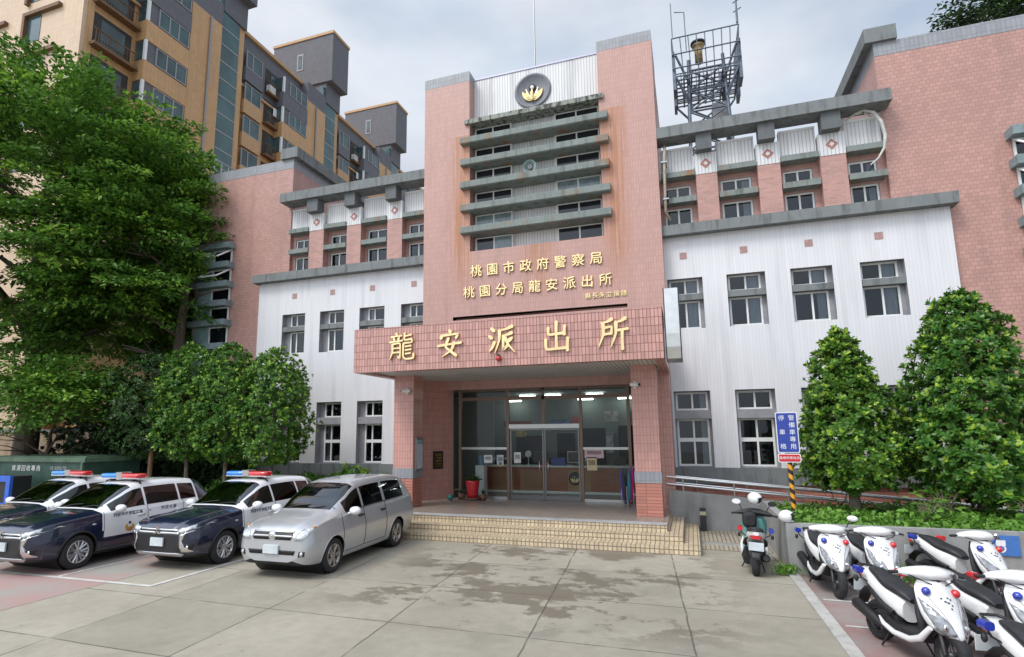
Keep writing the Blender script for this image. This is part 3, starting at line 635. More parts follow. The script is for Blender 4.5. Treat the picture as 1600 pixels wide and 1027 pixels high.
# notices taped to the glass
for x, z, ww, hh, c in ((-1.86, 1.85, .30, .27, (.6, .62, .6)), (-1.42, 1.82, .24, .34, (.45, .5, .55)), (-.80, 1.9, .24, .36, (.62, .63, .6)), (1.80, 2.05, .62, .30, (.55, .40, .42)), (1.72, 1.72, .32, .42, (.55, .45, .28)), (-1.42, 1.68, .10, .12, (.6, .45, .08))):
    n_ = MB().box(x-ww/2, x+ww/2, yd-.015, yd-.008, z-hh/2, z+hh/2, 0); n_.box(x-ww*.36, x+ww*.36, yd-.018, yd-.015, z-hh*.1, z+hh*.28, 1)
    n_.build('notice', [plain('notice_paper', c, .7, var=.12, scale=9), plain('notice_print', tuple(q*.45 for q in c), .7, var=.5, scale=30)], eg)
# lobby shell
lb = MB()
lb.add([(-4.2, .3, .52), (4.2, .3, .52), (4.2, 6.4, .52), (-4.2, 6.4, .52), (-4.2, .3, 4.22), (4.2, .3, 4.22), (4.2, 6.4, 4.22), (-4.2, 6.4, 4.22)], [(4, 5, 6, 7), (2, 3, 7, 6), (0, 4, 7, 3), (1, 2, 6, 5)])
lb.build('lobby_walls', plain('lobby_paint', (.19, .235, .22), .7, var=.06), st, fix=False)
tu = MB(); LAMPS = ((-1.15, 2.9), (-.15, 2.9), (1.45, 3.0), (-2.6, 5.9), (.6, 5.9), (2.3, 5.9))
for x, y in LAMPS: tu.box(x-.32, x+.32, y-.06, y+.06, 4.12, 4.17)
tu.build('lobby_lamp', plain('lit_tube', (.9, .9, .9), .5, emit=(1, 1, .96), estr=9), st)
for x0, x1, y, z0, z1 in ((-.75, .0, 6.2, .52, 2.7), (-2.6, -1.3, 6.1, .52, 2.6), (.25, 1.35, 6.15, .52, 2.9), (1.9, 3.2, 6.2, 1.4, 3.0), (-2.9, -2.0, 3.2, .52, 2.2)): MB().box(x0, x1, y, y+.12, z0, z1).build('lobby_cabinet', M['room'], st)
MB().box(-2.7, -1.5, 4.6, 4.7, 3.0, 3.22).build('lobby_sign', plain('red_brown_board', (.25, .06, .05), .6), st)
MB().box(-4.1, -2.6, 3.0, 3.1, .52, 4.2).build('lobby_partition', plain('partition', (.24, .26, .25), .7), st)

# ================================================================ THINGS FIXED TO THE STATION
def cam_box(name, label, x, y, z, dx):
    t = thing(name, label, 'camera', (x, y, z))
    b = MB(); b.tube([(-.12*dx, -.16, 0), (.10*dx, -.02, .02)], .055, 10); b.box(-.03, .03, -.02, .06, -.09, .10, 0); b.build('housing', M['white_matt'], t)
    MB().tube([(-.125*dx, -.163, 0), (-.132*dx, -.168, 0)], .045, 10).build('lens', M['black'], t); return t
cam_box('security_camera', 'small white security camera on the porch column beside the parked minivan', -3.52, -2.68, 4.05, 1)
cam_box('security_camera', 'small white security camera on the porch column nearest the ramp', 3.44, -2.68, 4.0, -1)
t = thing('horn_speaker', 'grey round horn loudspeaker between the louvre slabs of the tower', 'speaker', (-.08, -.02, 12.15))
h = MB(); h.lathe([(.38, .03), (.30, .05), (.12, .10), (.0, .24), (-.02, .25), (.02, .22), (.14, .08), (.2, .0)], (0, -.12, 0), 'y', 24); h.build('horn', plain('horn_grey', (.22, .29, .28), .5, var=.2), t)
MB().lathe([(.16, .0), (.08, .07), (.16, .085)], (0, -.2, 0), 'y', 16).build('driver', M['reveal'], t)
t = thing('alarm_lamp', 'small red alarm lamp hanging under the gold letters of the porch', 'lamp', (.13, -4.5, 4.70))
b = MB(); b.sphere((0, -.05, -.02), .075, 14, 8, 0); b.build('dome', plain('red_lens', (.45, .02, .02), .15, coat=.5), t)
MB().cyl((0, -.05, .03), (0, -.05, .09), .04, 12).build('lamp_base', M['black'], t)
t = thing('sign_box', 'stainless steel light box standing on the end of the porch canopy', 'sign', (4.55, -4.0, 4.45))
pr_ = [(-.52, 1.74), (-.52, .62), (-.50, .3), (-.45, .02), (-.40, 0), (.3, 0), (.3, 1.74)]
MB().prism(pr_, -.165, .165, 'x').build('casing', M['steel'], t)
for s in (-1, 1): MB().prism([(a*1.02-.0, b_*1.01) for a, b_ in pr_], s*.17-.012, s*.17+.012, 'x').build('rim', M['black'], t)
t = thing('notice_board', 'narrow glass notice board on the inner side of the porch column', 'notice board', (-3.32, -2.25, 2.1))
MB().box(0, .05, -.24, .24, -.5, .5).build('board_frame', M['alu'], t)
MB().box(.05, .056, -.2, .2, -.45, .32).build('paper', plain('board_paper', (.45, .46, .52), .6, var=.2, scale=12), t)
MB().box(.05, .058, -.2, .2, .34, .44).build('heading', plain('board_heading', (.25, .36, .40), .6), t)
t = thing('plaque', 'dark bronze plaque on the pink wall beside the entrance', 'plaque', (-3.52, -.35, 1.83), math.atan2(1.3, .64)-PI/2+PI/2)
b = MB(); b.box(-.21, .21, -.05, .0, -.30, .30, 0); b.box(-.16, .16, -.056, -.05, -.25, .25, 1); b.build('plate', [M['black'], plain('plaque_bronze', (.11, .085, .03), .4, .6, var=.5, scale=14)], t)
for k in range(4): MB().box(-.12+.05*(k % 2), .12, -.06, -.056, .16-.1*k, .19-.1*k).build('raised_line', M['gold'], t)
t = thing('rain_pipe', 'pale rain pipe running down beside the tower above the cornice', 'pipe', (4.45, .3, 9.44))
MB().tube([(.08, .2, 2.95), (.08, -.05, 2.7), (.05, -.1, 2.3), (.02, -.1, 1.2), (.0, -.1, .5), (.12, .2, .3)], .05, 8).build('pipe', plain('pipe_beige', (.40, .34, .28), .6, var=.2), t)
for z in (2.2, .9): MB().box(-.05, .13, -.17, .3, z, z+.05).build('clip', M['alu'], t)
t = thing('loose_hose', 'loose white hose hanging off the upper parapet', 'hose', (10.2, .5, 12.3))
MB().tube([(-.25, .05, -.02), (.0, -.05, .12), (.22, -.1, .15), (.45, -.16, .0), (.6, -.2, -.35), (.66, -.2, -.8), (.60, -.2, -1.2), (.42, -.2, -1.5), (.2, -.2, -1.68)], [.03, .036, .04, .05, .055, .048, .04, .03, .02], 8).build('hose', plain('weathered_hose', (.50, .50, .46), .6, var=.2), t)
MB().tube([(.0, -.02, .1), (.25, .1, .2), (.5, .15, .0)], .035, 6).build('torn_end', M['white_matt'], t)
# antenna and lightning rod
t = thing('antenna_mast', 'tall thin antenna mast on top of the tower', 'antenna', (0, .7, 16.47))
MB().tube([(0, 0, 0), (0, 0, 1.6), (0, 0, 6.5)], [.035, .03, .02], 8).build('mast', M['alu'], t); MB().cyl((0, 0, 0), (0, 0, .12), .09, 12).build('foot', M['reveal'], t)
t = thing('roof_rail', 'thin grey rail along the tower top beside the antenna mast', 'railing', (0, .8, 16.47))
MB().tube([(-2.4, 0, .22), (2.4, 0, .22)], .018, 6).build('rail', M['reveal'], t)
for x in (-2.3, -1.15, 1.15, 2.3): MB().cyl((x, 0, 0), (x, 0, .22), .014, 6).build('post', M['reveal'], t)
# lattice tower on the right wing roof
TX, TY, TZ = 6.33, 6.0, 11.3
lt = thing('lattice_tower', 'steel lattice radio tower with railed platform on the roof', 'tower', (TX, TY, TZ))
gal = plain('galvanised_steel', (.12, .145, .18), .5, .4, var=.3, scale=5)
zt = 6.75; hw0, hw1 = .92, .70
def leg(x, y, z): 
    k = z/zt; h_ = hw0+(hw1-hw0)*k; return (x*h_, y*h_, z)
for x in (-1, 1):
    for y in (-1, 1): MB().tube([leg(x, y, 0), leg(x, y, zt+.5)], .075, 6).build('leg', gal, lt)
nb = 7
for side in range(4):
    br = MB(); c0, c1 = [(-1, -1), (1, -1), (1, 1), (-1, 1)][side], [(1, -1), (1, 1), (-1, 1), (-1, -1)][side]
    for k in range(nb):
        za, zb = zt*k/nb, zt*(k+1)/nb
        br.tube([leg(*c0, za), leg(*c1, zb)], .038, 5); br.tube([leg(*c1, za), leg(*c0, zb)], .038, 5); br.tube([leg(*c0, zb), leg(*c1, zb)], .045, 5)
    br.build('bracing', gal, lt)
pf = MB(); P0 = zt-.55; hp = 1.22
for q in np.linspace(-hp, hp, 9):
    pf.box(q-.03, q+.03, -hp, hp, P0, P0+.05); pf.box(-hp, hp, q-.03, q+.03, P0+.052, P0+.10)
for x in (-hp, hp):
    pf.tube([(x, -hp, P0), (leg(1, 1, P0-1.2)[0]*(1 if x > 0 else -1), -.8, P0-1.0)], .035, 5)
pf.build('platform', gal, lt)
rl = MB()
HR = 1.8
cs = [(-hp, -hp), (hp, -hp), (hp, hp), (-hp, hp)]
for i in range(4):
    a, b_ = cs[i], cs[(i+1) % 4]; f_ = 1.08
    for z in (.4, 1.05, HR): rl.tube([(a[0]*f_, a[1]*f_, P0+z), (b_[0]*f_, b_[1]*f_, P0+z)], .03, 5)
    for k in range(8):
        q = k/8; rl.tube([(a[0]+(b_[0]-a[0])*q, a[1]+(b_[1]-a[1])*q, P0), ((a[0]+(b_[0]-a[0])*q)*f_, (a[1]+(b_[1]-a[1])*q)*f_, P0+HR)], .02, 4)
rl.build('railing', gal, lt)
for s in (-1, 1):
    for dy in (0, 1.3):
        MB().box(s*hp*1.06-.06, s*hp*1.06+.06, -hp+dy, -hp+dy+.75, P0-.5, P0+1.25).build('antenna_panel', gal, lt)
    b_ = MB(); b_.tube([(s*.70, -.8, P0-.1), (s*1.2, -1.15, P0+1.1)], .05, 5); b_.tube([(s*.72, -.8, P0-.9), (s*hp, -hp, P0)], .05, 5); b_.tube([(s*.72, .8, P0-.9), (s*hp, hp, P0)], .05, 5); b_.build('strut', gal, lt)
MB().tube([(1.28, -1.28, P0+1.9), (1.3, -1.3, P0+4.3)], [.05, .02], 6).build('whip', gal, lt); 
dp = MB(); [dp.tube([(1.16, -1.3, P0+2.4+.42*k), (1.46, -1.3, P0+2.55+.42*k)], .025, 5) for k in range(4)]; dp.build('dipole', gal, lt)
MB().tube([(-1.28, -1.28, P0+1.9), (-1.28, -1.28, P0+3.5)], .022, 6).build('whip', gal, lt)
MB().tube([(-.75, -1.2, P0+1.2), (-.75, -1.2, P0+3.0), (-1.15, -1.2, P0+3.1)], .022, 5).build('whip', gal, lt)
si = MB(); si.lathe([(1.3, .02), (1.27, .24), (1.16, .26), (1.14, .22), (.95, .16), (.4, .16), (.4, .0)], (-.25, -.6, P0+.5), 'z', 18); si.build('siren', plain('siren_brass', (.42, .30, .14), .4, .3, var=.5, scale=6), lt)
MB().lathe([(1.36, .0), (1.33, .30), (1.25, .31), (1.23, .1)], (-.25, -.6, P0+.52), 'z', 18).build('siren_cap', M['black'], lt)
for z in (.4, 2.2): MB().box(.15, .75, -.5, .3, z+2.2, z+3.0).build('equipment_box', M['reveal'], lt)

# ================================================================ APARTMENT BLOCK
M['tan'] = tile('tan_tile', (.55, .325, .15), (.42, .25, .125), .3, .3, .01, .05, .5, dirt=.22)
M['tan_lit'] = tile('tan_tile_lit', (.62, .45, .30), (.5, .36, .24), .4, .4, .01, .04, .5, dirt=.15)  # paler copy of the tan: the front's extra sky light put into colour
M['apgray'] = concrete('apartment_grey', (.135, .135, .15), .2)
M['trim'] = plain('tan_trim', (.46, .28, .14), .6, var=.12)
M['brown'] = plain('brown_reveal', (.16, .085, .04), .7, var=.2)
M['apglass'] = plain('apartment_glass', (.05, .085, .09), .12, spec=.6, var=.5, scale=.5)
M['greenglass'] = plain('green_curtain_glass', (.045, .10, .10), .10, spec=.7, var=.35, scale=.6)
M['balc_shade'] = plain('balcony_painted_shade', (.045, .038, .034), .8, var=.4, scale=1)  # near-black colour stands in for the shade inside the balconies
M['apframe'] = plain('grey_window_frame', (.28, .28, .29), .5)
ap = thing('apartment_block', 'tall tan and grey apartment block rising behind the leafy trees', 'apartment block')
XF, YC, H = -31.0, 4.4, 38.3
core = MB(); core.box(-62, XF, YC, 60, 0, 33.4, 0); core.build('wall', M['tan'], ap)
MB().box(-62, XF, YC+.02, 60, 33.4, H, ).build('upper_storeys', M['apgray'], ap)
MB().box(-62, XF-.01, YC-.30, YC, 0, 46).build('front_wall', M['tan_lit'], ap)
tr = MB(); tr.box(-62, XF+.28, YC+1, 60, H, H+.3); tr.box(XF, XF+.22, YC+1, 60, 33.25, 33.45); tr.build('roof_trim', M['trim'], ap)
ZB = [31.3-3.1*k for k in range(-2, 6)]      # sill heights of the storeys, top first
ZB = [37.5-3.1*k for k in range(1, 9)]
# notched window surrounds on the front wall with its painted-in sky light
for zi, z in enumerate((26.2, 29.3, 32.4, 35.5, 23.1, 20.0)):
    for x in (-38.8, -33.4):
        n_ = MB(); y = YC-.30
        n_.box(x-3.2, x+.35, y-.25, y, z+1.75, z+2.0); n_.box(x-3.2, x-2.95, y-.25, y, z-.4, z+1.75)
        wo = n_.build('window_surround', M['brown'], ap)
        MB().box(x-2.9, x-1.6, y-.03, y-.002, z-.2, z+1.7).build('pane', M['apglass'], wo)
def apwin(y0, y1, z0, z1, x, mull, name='window', gm='apglass', fr='apframe'):
    f = MB(); f.box(x, x+.10, y0, y1, z0, z0+.08); f.box(x, x+.10, y0, y1, z1-.08, z1); f.box(x, x+.10, y0, y0+.08, z0+.08, z1-.08); f.box(x, x+.10, y1-.08, y1, z0+.08, z1-.08)
    for q in mull: f.box(x+.003, x+.095, q-.05, q+.05, z0+.08, z1-.08)
    o = f.build(name, M[fr], ap); MB().box(x-.02, x+.05, y0+.08, y1-.08, z0+.08, z1-.08).build('pane', M[gm], o); return o
for u in range(3):
    yu = 14.5+14.3*u
    zs = ZB if u == 0 else ZB[:5]
    if u == 0:
        units = [(-10.1, 1)]
    # stair shaft: plain pier, curtain glass strip, penthouse box
    MB().box(XF, XF+.9, yu-3.0, yu, 0, 36.5).build('pier', M['tan'], ap)
    MB().box(XF, XF+.9, yu-3.0, yu, 36.5, H+.2).build('pier_top', M['apgray'], ap)
    MB().box(XF, XF+.35, yu+2.3, yu+3.0, 0, 40.2).build('pier', M['trim'] if u else M['tan'], ap)
    g_ = MB().box(XF, XF+.5, yu+.0, yu+2.3, 6, 40.0).build('stair_glass', M['greenglass'], ap)
    gb = MB()
    for k in range(22): gb.box(XF+.5, XF+.53, yu, yu+2.3, 40-1.55*k-.12, 40-1.55*k)
    gb.build('glazing_bars', M['apframe'], g_)
    MB().box(XF-6.5, XF+1.4, yu+.2, yu+3.2, 40.6, 46.2).build('penthouse', M['apgray'], ap)
    MB().box(XF-6.6, XF+1.5, yu+.1, yu+3.3, 46.2, 46.5).build('penthouse_trim', M['trim'], ap)
    MB().box(XF-6.5, XF+.6, yu+.4, yu+3.0, H, 40.6).build('penthouse_neck', M['apgray'], ap)
    pw = MB().box(XF-3.2, XF-2.4, yu+.15, yu+.21, 42.6, 44.6).build('window', M['apframe'], ap); MB().box(XF-3.05, XF-2.55, yu+.12, yu+.16, 42.8, 44.4).build('pane', M['apglass'], pw)
    for zi, z in enumerate(zs):
        top = z > 33
        # window column beside the shaft
        apwin(yu+3.4, yu+5.4, z+.75, z+2.35, XF+.3, [yu+4.2])
        MB().box(XF, XF+.45, yu+3.3, yu+5.5, z-.55, z+.72).build('spandrel', M['apgray'] if top else M['trim'], ap)
        # balcony: flat dark panel painted as the shade of a recess
        b = MB(); b.box(XF-.0, XF+.04, yu+6.2, yu+8.9, z+.1, z+2.5); bo = b.build('balcony', M['balc_shade'], ap)
        rl = MB(); rl.box(XF+.05, XF+.55, yu+6.1, yu+9.0, z-.1, z+.08)
        for k in range(15): rl.box(XF+.5, XF+.53, yu+6.2+.19*k, yu+6.22+.19*k, z+.08, z+1.0)
        rl.box(XF+.48, XF+.55, yu+6.1, yu+9.0, z+1.0, z+1.06); rl.build('balcony_rail', M['brown'], bo)
        if zi < 6: MB().box(XF+.04, XF+.07, yu+6.9, yu+8.2, z+.1, z+2.2).build('pane', M['apglass'], bo)
        if zi % 3 != 2: MB().box(XF+.1, XF+.5, yu+(8.0 if zi % 2 else 6.3), yu+(8.8 if zi % 2 else 7.1), z+.12, z+.8).build('air_conditioner', M['white_matt'], bo)
        if zi % 2: MB().box(XF+.25, XF+.29, yu+7.2, yu+7.7, z+1.3, z+2.1).build('laundry', M['curtain'], bo)
    # the same bay projects in front of the pier: bay windows with solid parapets
    for zi, z in enumerate(zs if u else ZB):
        ya, yb = yu-6.7, yu-3.05; top = z > 33
        MB().box(XF, XF+1.0, ya, yb, z-.75, z+.78).build('bay_parapet', M['apgray'] if top else M['tan'], ap)
        MB().box(XF, XF+.92, ya+.08, yb-.08, z+.78, z+2.35).build('bay_core', M['apgray'], ap)
        apwin(ya+.9, yb-.12, z+.85, z+2.25, XF+.93, [ya+1.8, ya+2.6], gm='greenglass' if zi % 3 == 1 else 'apglass')
        s_ = MB().box(XF+.1, XF+.8, ya+.02, ya+.08, z+.85, z+2.25).build('side_pane', M['apglass'], ap)
        MB().box(XF+.82, XF+1.0, ya+.01, ya+.2, z+.78, z+2.35).build('corner_post', M['white_matt'], ap)
# corner balconies of the first unit
for zi, z in enumerate(ZB):
    b = MB(); b.box(XF, XF+.04, YC+.4, YC+3.1, z+.1, z+2.5); bo = b.build('balcony', M['balc_shade'], ap)  # again a flat panel with the balcony shade painted in
    rl = MB(); rl.box(XF+.05, XF+.6, YC+.2, YC+3.3, z-.1, z+.1)
    for k in range(15): rl.box(XF+.53, XF+.56, YC+.3+.2*k, YC+.32+.2*k, z+.1, z+1.0)
    rl.box(XF+.52, XF+.58, YC+.2, YC+3.3, z+1.0, z+1.06); rl.build('balcony_rail', M['brown'], bo)
    MB().box(XF+.04, XF+.07, YC+.9, YC+2.6, z+.1, z+2.2).build('pane', M['apglass'], bo)
MB().box(XF, XF+.12, YC, YC+.35, 0, H).build('corner_pier', M['tan'], ap)
# lower podium with roof terrace in front of the block
pd = thing('podium_building', 'low tan podium with glazed front at the foot of the apartment block', 'building')
PX = -23.5
MB().box(-60, PX, 5.2, 60, 0, 19.6).build('wall', M['tan'], pd)
rl = MB()
for k in range(40): rl.box(PX-.1, PX-.05, 5.4+.6*k, 5.46+.6*k, 19.6, 20.6)
rl.box(PX-.12, PX-.04, 5.4, 29, 20.6, 20.68); rl.build('terrace_rail', M['apframe'], pd)
for k in range(5):
    for z in (15.2, 11.2, 7.2):
        f = MB().box(PX, PX+.08, 6.2+3.6*k, 9.2+3.6*k, z, z+2.6).build('window', M['apframe'], pd); MB().box(PX+.07, PX+.1, 6.3+3.6*k, 9.1+3.6*k, z+.1, z+2.5).build('pane', M['greenglass'], pd if False else f)
# pale garden-side wall far left behind the trees
M['tandark'] = plain('weathered_tan_render', (.26, .19, .125), .8, var=.3, scale=2)
gw = thing('garden_wall', 'pale tan boundary wall behind the dark trees', 'wall', (-26, 3.2, 0))
MB().box(-26, 9.5, 0, .3, 0, 3.0).build('wall', M['tandark'], gw); MB().box(-26, 9.5, -.05, .35, 3.0, 3.15).build('coping', M['gray'], gw)

# ================================================================ RAMP, PLANTER, SIGN
rp_ = thing('ramp_wall', 'grey concrete ramp wall sloping down beside the planter', 'wall', (4.12, -1.15, 0))
def ztop(x): return 1.09-.083*(x-4.0)
MB().prism([(0, 0), (11.9, 0), (11.9, ztop(16)), (0, ztop(4.12))], 0, .16, 'y').build('wall', M['graywall'], rp_)
MB().prism([(.0, .0), (9, 0), (0, .5)], .16, 1.6, 'y').build('ramp_slab', M['porch'], rp_)
hr = thing('handrail', 'double stainless steel handrail on the ramp wall', 'handrail', (4.12, -1.07, 0))
for dz in (.36, .16): MB().tube([(-.05, 0, ztop(4.05)+dz), (11.5, 0, ztop(15.6)+dz)], .032, 8).build('rail', M['steel'], hr)
for k in range(9): x = .4+1.35*k; MB().cyl((x, 0, ztop(4.12+x)), (x, 0, ztop(4.12+x)+.34), .024, 8).build('post', M['steel'], hr)
hr2 = thing('handrail', 'rear stainless handrail against the pink base wall', 'handrail', (4.3, .25, 0))
for dz in (.30, .1): MB().tube([(0, 0, ztop(4.3)+dz), (11.2, 0, ztop(15.5)+dz)], .03, 8).build('rail', M['steel'], hr2)
for k in range(8): x = .6+1.4*k; MB().cyl((x, 0, .2), (x, 0, ztop(4.3+x)+.3), .022, 8).build('post', M['steel'], hr2)
pw = thing('planter', 'long grey concrete planter filled with plants beside the scooters', 'planter', (6.46, -5.98, 0))
b = MB(); b.box(0, 12, 0, .16, 0, .95); b.box(0, .16, .16, 3.86, 0, .95); b.box(0, 12, 3.86, 4.0, 0, .84); b.build('planter_wall', M['graywall'], pw)
sl = MB().box(.16, 12, .16, 3.86, 0, .80).build('soil', plain('dark_soil', (.05, .04, .028), .9, var=.4, scale=6, bump=.5), pw)
# blue parking sign on the planter front
t = thing('disabled_parking_sign', 'blue parking sign with white wheelchair symbol on the planter wall', 'sign', (9.83, -6.0, .72), 0)
b = MB(); b.box(-.25, .25, -.012, .012, -.17, .17, 0); b.build('plate', plain('sign_blue', (.05, .16, .44), .4, var=.1), t)
b = MB(); b.box(-.09, .05, -.016, -.012, .0, .09); b.build('symbol', M['white_matt'], t)
b = MB(); b.lathe([(-.004, .07), (-.004, .045)], (-.02, -.013, -.05), 'y', 20); b.build('symbol', M['white_matt'], t)
# sign post
t = thing('parking_sign', 'blue and red parking sign on a striped post in the planter', 'sign', (6.96, -3.6, .8), R(-6))
po = MB(); n_ = 40
m, n, l, bb = new_mat('hazard_stripes'); tcx = n.new('ShaderNodeTexCoord'); sx = n.new('ShaderNodeSeparateXYZ'); l.new(tcx.outputs['Object'], sx.inputs[0])
ang = math_(n, l, 'ARCTAN2', sx.outputs['Y'], sx.outputs['X']); q = math_(n, l, 'ADD', math_(n, l, 'MULTIPLY', sx.outputs['Z'], 4.6), math_(n, l, 'DIVIDE', ang, 2*PI))
q = math_(n, l, 'GREATER_THAN', math_(n, l, 'FRACT', q), .5); l.new(mixc(n, l, q, (.02, .02, .02), (.75, .33, .02)), bb.inputs['Base Color']); bb.inputs['Roughness'].default_value = .4
MB().cyl((0, 0, -.3), (0, 0, 1.5), .05, 16).build('post', m, t)
MB().cyl((0, .0, 1.5), (0, .0, 2.36), .03, 12).build('upper_post', M['alu'], t)
def board(name, w_, h_, z, mat_, rnd):
    b = MB(); r_ = rnd; pts = []
    for cx, cz, a0 in ((w_/2-r_, h_/2-r_, 0), (-w_/2+r_, h_/2-r_, 90), (-w_/2+r_, -h_/2+r_, 180), (w_/2-r_, -h_/2+r_, 270)):
        for k in range(5): a = R(a0+22.5*k); pts.append((cx+r_*math.cos(a), z+cz+r_*math.sin(a)))
    b.prism(pts, -.062, -.045, 'y', 0); o = b.build(name, M['white_matt'], t)
    k = .018; b = MB(); b.prism([(x*(1-2*k/w_), z+(zz-z)*(1-2*k/h_)) for x, zz in pts], -.066, -.0622, 'y', 0); b.build('face', mat_, o); return o
sb = board('blue_board', .46, .94, 1.89, plain('traffic_blue', (.022, .05, .30), .35), .03)
for ch, x, z in zip('警備車專用', [.105]*5, [2.22-.165*k for k in range(5)]): text_obj('sign_letter', ch, .135, M['white_matt'], (x, -.0675, z), (R(90), 0, 0), sb)
for ch, z in zip('停車格', [2.22, 1.89, 1.56]): text_obj('sign_letter', ch, .135, M['white_matt'], (-.105, -.0675, z), (R(90), 0, 0), sb)
rb = board('red_board', .48, .20, 1.30, plain('traffic_red', (.52, .02, .03), .35), .04)
text_obj('sign_letter', '違規停車拖吊', .072, M['white_matt'], (0, -.0675, 1.30), (R(90), 0, 0), rb)
# bollard light
t = thing('bollard_light', 'short black bollard light against the ramp wall', 'bollard light', (5.0, -1.35, 0))
MB().box(-.08, .08, -.08, .08, 0, .62).build('post', M['black'], t); MB().box(-.081, .081, -.084, .081, .44, .54).build('lens', plain('bollard_lens', (.40, .36, .25), .3), t)
# porch things
t = thing('potted_plant', 'leafy plant in a bright red pot by the entrance glass', 'plant', (-2.30, -.15, .508))
MB().lathe([(0, 0), (0, .17), (.1, .19), (.52, .235), (.56, .235), (.56, .20), (.48, .19), (.48, 0)], (0, 0, .08), 'z', 24).build('pot', plain('red_glaze', (.50, .012, .02), .2, coat=.6), t)
MB().lathe([(0, 0), (0, .3), (.06, .34), (.08, .3), (.08, 0)], (0, 0, 0), 'z', 20).build('saucer', plain('brown_dish', (.10, .05, .035), .5), t)
M['leaf_pot'] = leafmat('pot_leaf', [(.02, .05, .015), (.05, .11, .03), (.03, .07, .02)])
lf = MB(); rr_ = random.Random(4)
for k in range(60):
    a = rr_.uniform(0, 2*PI); el = rr_.uniform(.3, 1.4); Ln = rr_.uniform(.25, .48); d = Vector((math.cos(a)*math.cos(el), math.sin(a)*math.cos(el), math.sin(el))); sd = d.cross(Vector((0, 0, 1))).normalized()*.03
    p = Vector((0, 0, .58)); q1 = p+d*Ln*.5; q2 = p+d*Ln+Vector((0, 0, -.12*Ln*2)); lf.add([p-sd*.4, p+sd*.4, q1+sd, q2, q1-sd], [(0, 1, 2, 3, 4)])
lf.build('leaves', M['leaf_pot'], t, fix=False)
for (x, y, r_, h_, c) in ((-2.68, -.2, .13, .2, (.10, .05, .035)), (-1.88, -.25, .12, .18, (.13, .06, .04))):
    t = thing('flower_pot', 'small brown flower pot %s of the red pot' % ('near the dark edge' if x < -2.5 else 'on the glass door side'), 'flower pot', (x, y, .508))
    MB().lathe([(0, 0), (0, r_*.75), (h_, r_), (h_, r_*.85), (h_*.8, 0)], (0, 0, 0), 'z', 18).build('pot', plain('terracotta_brown', c, .6), t)
    lf = MB()
    for k in range(24):
        a = rr_.uniform(0, 2*PI); el = rr_.uniform(.4, 1.3); d = Vector((math.cos(a)*math.cos(el), math.sin(a)*math.cos(el), math.sin(el)))*rr_.uniform(.12, .24); sd = d.cross(Vector((0, 0, 1))).normalized()*.02; p = Vector((0, 0, h_)); lf.add([p, p+d*.6+sd, p+d, p+d*.6-sd], [(0, 1, 2, 3)])
    lf.build('leaves', M['leaf_pot'], t, fix=False)
t = thing('ball', 'small green ball lying at the foot of the pink wall', 'ball', (-2.95, -.55, .508)); MB().sphere((0, 0, .1), .1, 14, 8).build('ball_skin', plain('green_rubber', (.02, .16, .15), .4), t)
t = thing('umbrella_stand', 'rack of folded pink and blue umbrellas behind the porch column', 'umbrella stand', (2.85, -.15, .508))
b = MB()
for z in (.12, .55): 
    for k in range(4): a = k*PI/2; b.tube([(.18*math.cos(a), .18*math.sin(a), z), (.18*math.cos(a+PI/2), .18*math.sin(a+PI/2), z)], .014, 6)
for k in range(4): a = k*PI/2; b.cyl((.18*math.cos(a), .18*math.sin(a), 0), (.18*math.cos(a), .18*math.sin(a), .56), .014, 6)
b.build('rack', M['steel'], t)
for k, c in enumerate(((.62, .02, .30), (.03, .08, .40), (.02, .18, .28), (.08, .05, .30), (.03, .03, .04), (.05, .20, .24))):
    a = k*1.05; x, y = .11*math.cos(a), .11*math.sin(a)
    MB().tube([(x*.7, y*.7, .02), (x, y, .2), (x*1.4, y*1.4, .75), (x*1.6, y*1.6, .98), (x*1.7, y*1.7, 1.12)], [.012, .05, .065, .02, .012], 8).build('umbrella', plain('umbrella_cloth', c, .6), t)
# lobby furniture
t = thing('reception_counter', 'long reddish wooden reception counter with a gold badge inside the lobby', 'counter', (0, 2.3, .52))
M['wood'] = plain('counter_wood', (.30, .085, .035), .3, var=.2, scale=2, stretch=(1, 1, 6)); M['woodl'] = plain('pale_wood', (.34, .17, .08), .4, var=.15, scale=2)
b = MB(); b.box(-2.9, 3.2, 0, .5, 0, .95, 0); b.build('counter_front', M['wood'], t)
MB().box(-2.95, 3.25, -.06, .6, .95, 1.0).build('counter_top', M['white_matt'], t)
for x in (-2.0, -.9, .9): MB().box(x-.42, x+.42, -.012, 0, .1, .85).build('panel', M['woodl'], t)
b = MB(); b.lathe([(-.01, .24), (-.03, .22), (-.03, 0)], (.75, 0, .55), 'y', 24); bd = b.build('badge_board', M['black'], t); badge(bd, (.75, -.03, .55), .15, M['goldface'])
MB().box(-2.85, 3.2, -.014, .0, .0, .09).build('skirting', M['white_matt'], t)
def onctr(name, label, cat, x, build):
    t_ = thing(name, label, cat, (x, 2.5, 1.52)); build(t_); return t_
def mon(c):
    def f(t_):
        MB().box(-.30, .30, -.02, .03, .10, .52).build('screen_casing', plain('monitor_casing', c, .4), t_); MB().box(-.27, .27, -.025, -.02, .13, .49).build('screen', M['black'], t_); MB().box(-.1, .1, -.08, .1, 0, .03).build('stand', M['black'], t_); MB().box(-.03, .03, .0, .03, .03, .2).build('neck', M['black'], t_)
    return f
onctr('monitor', 'white framed screen standing on the counter above the badge', 'monitor', .75, mon((.5, .5, .5))); onctr('monitor', 'black computer screen on the counter behind the door handles', 'monitor', -.55, mon((.03, .03, .03)))
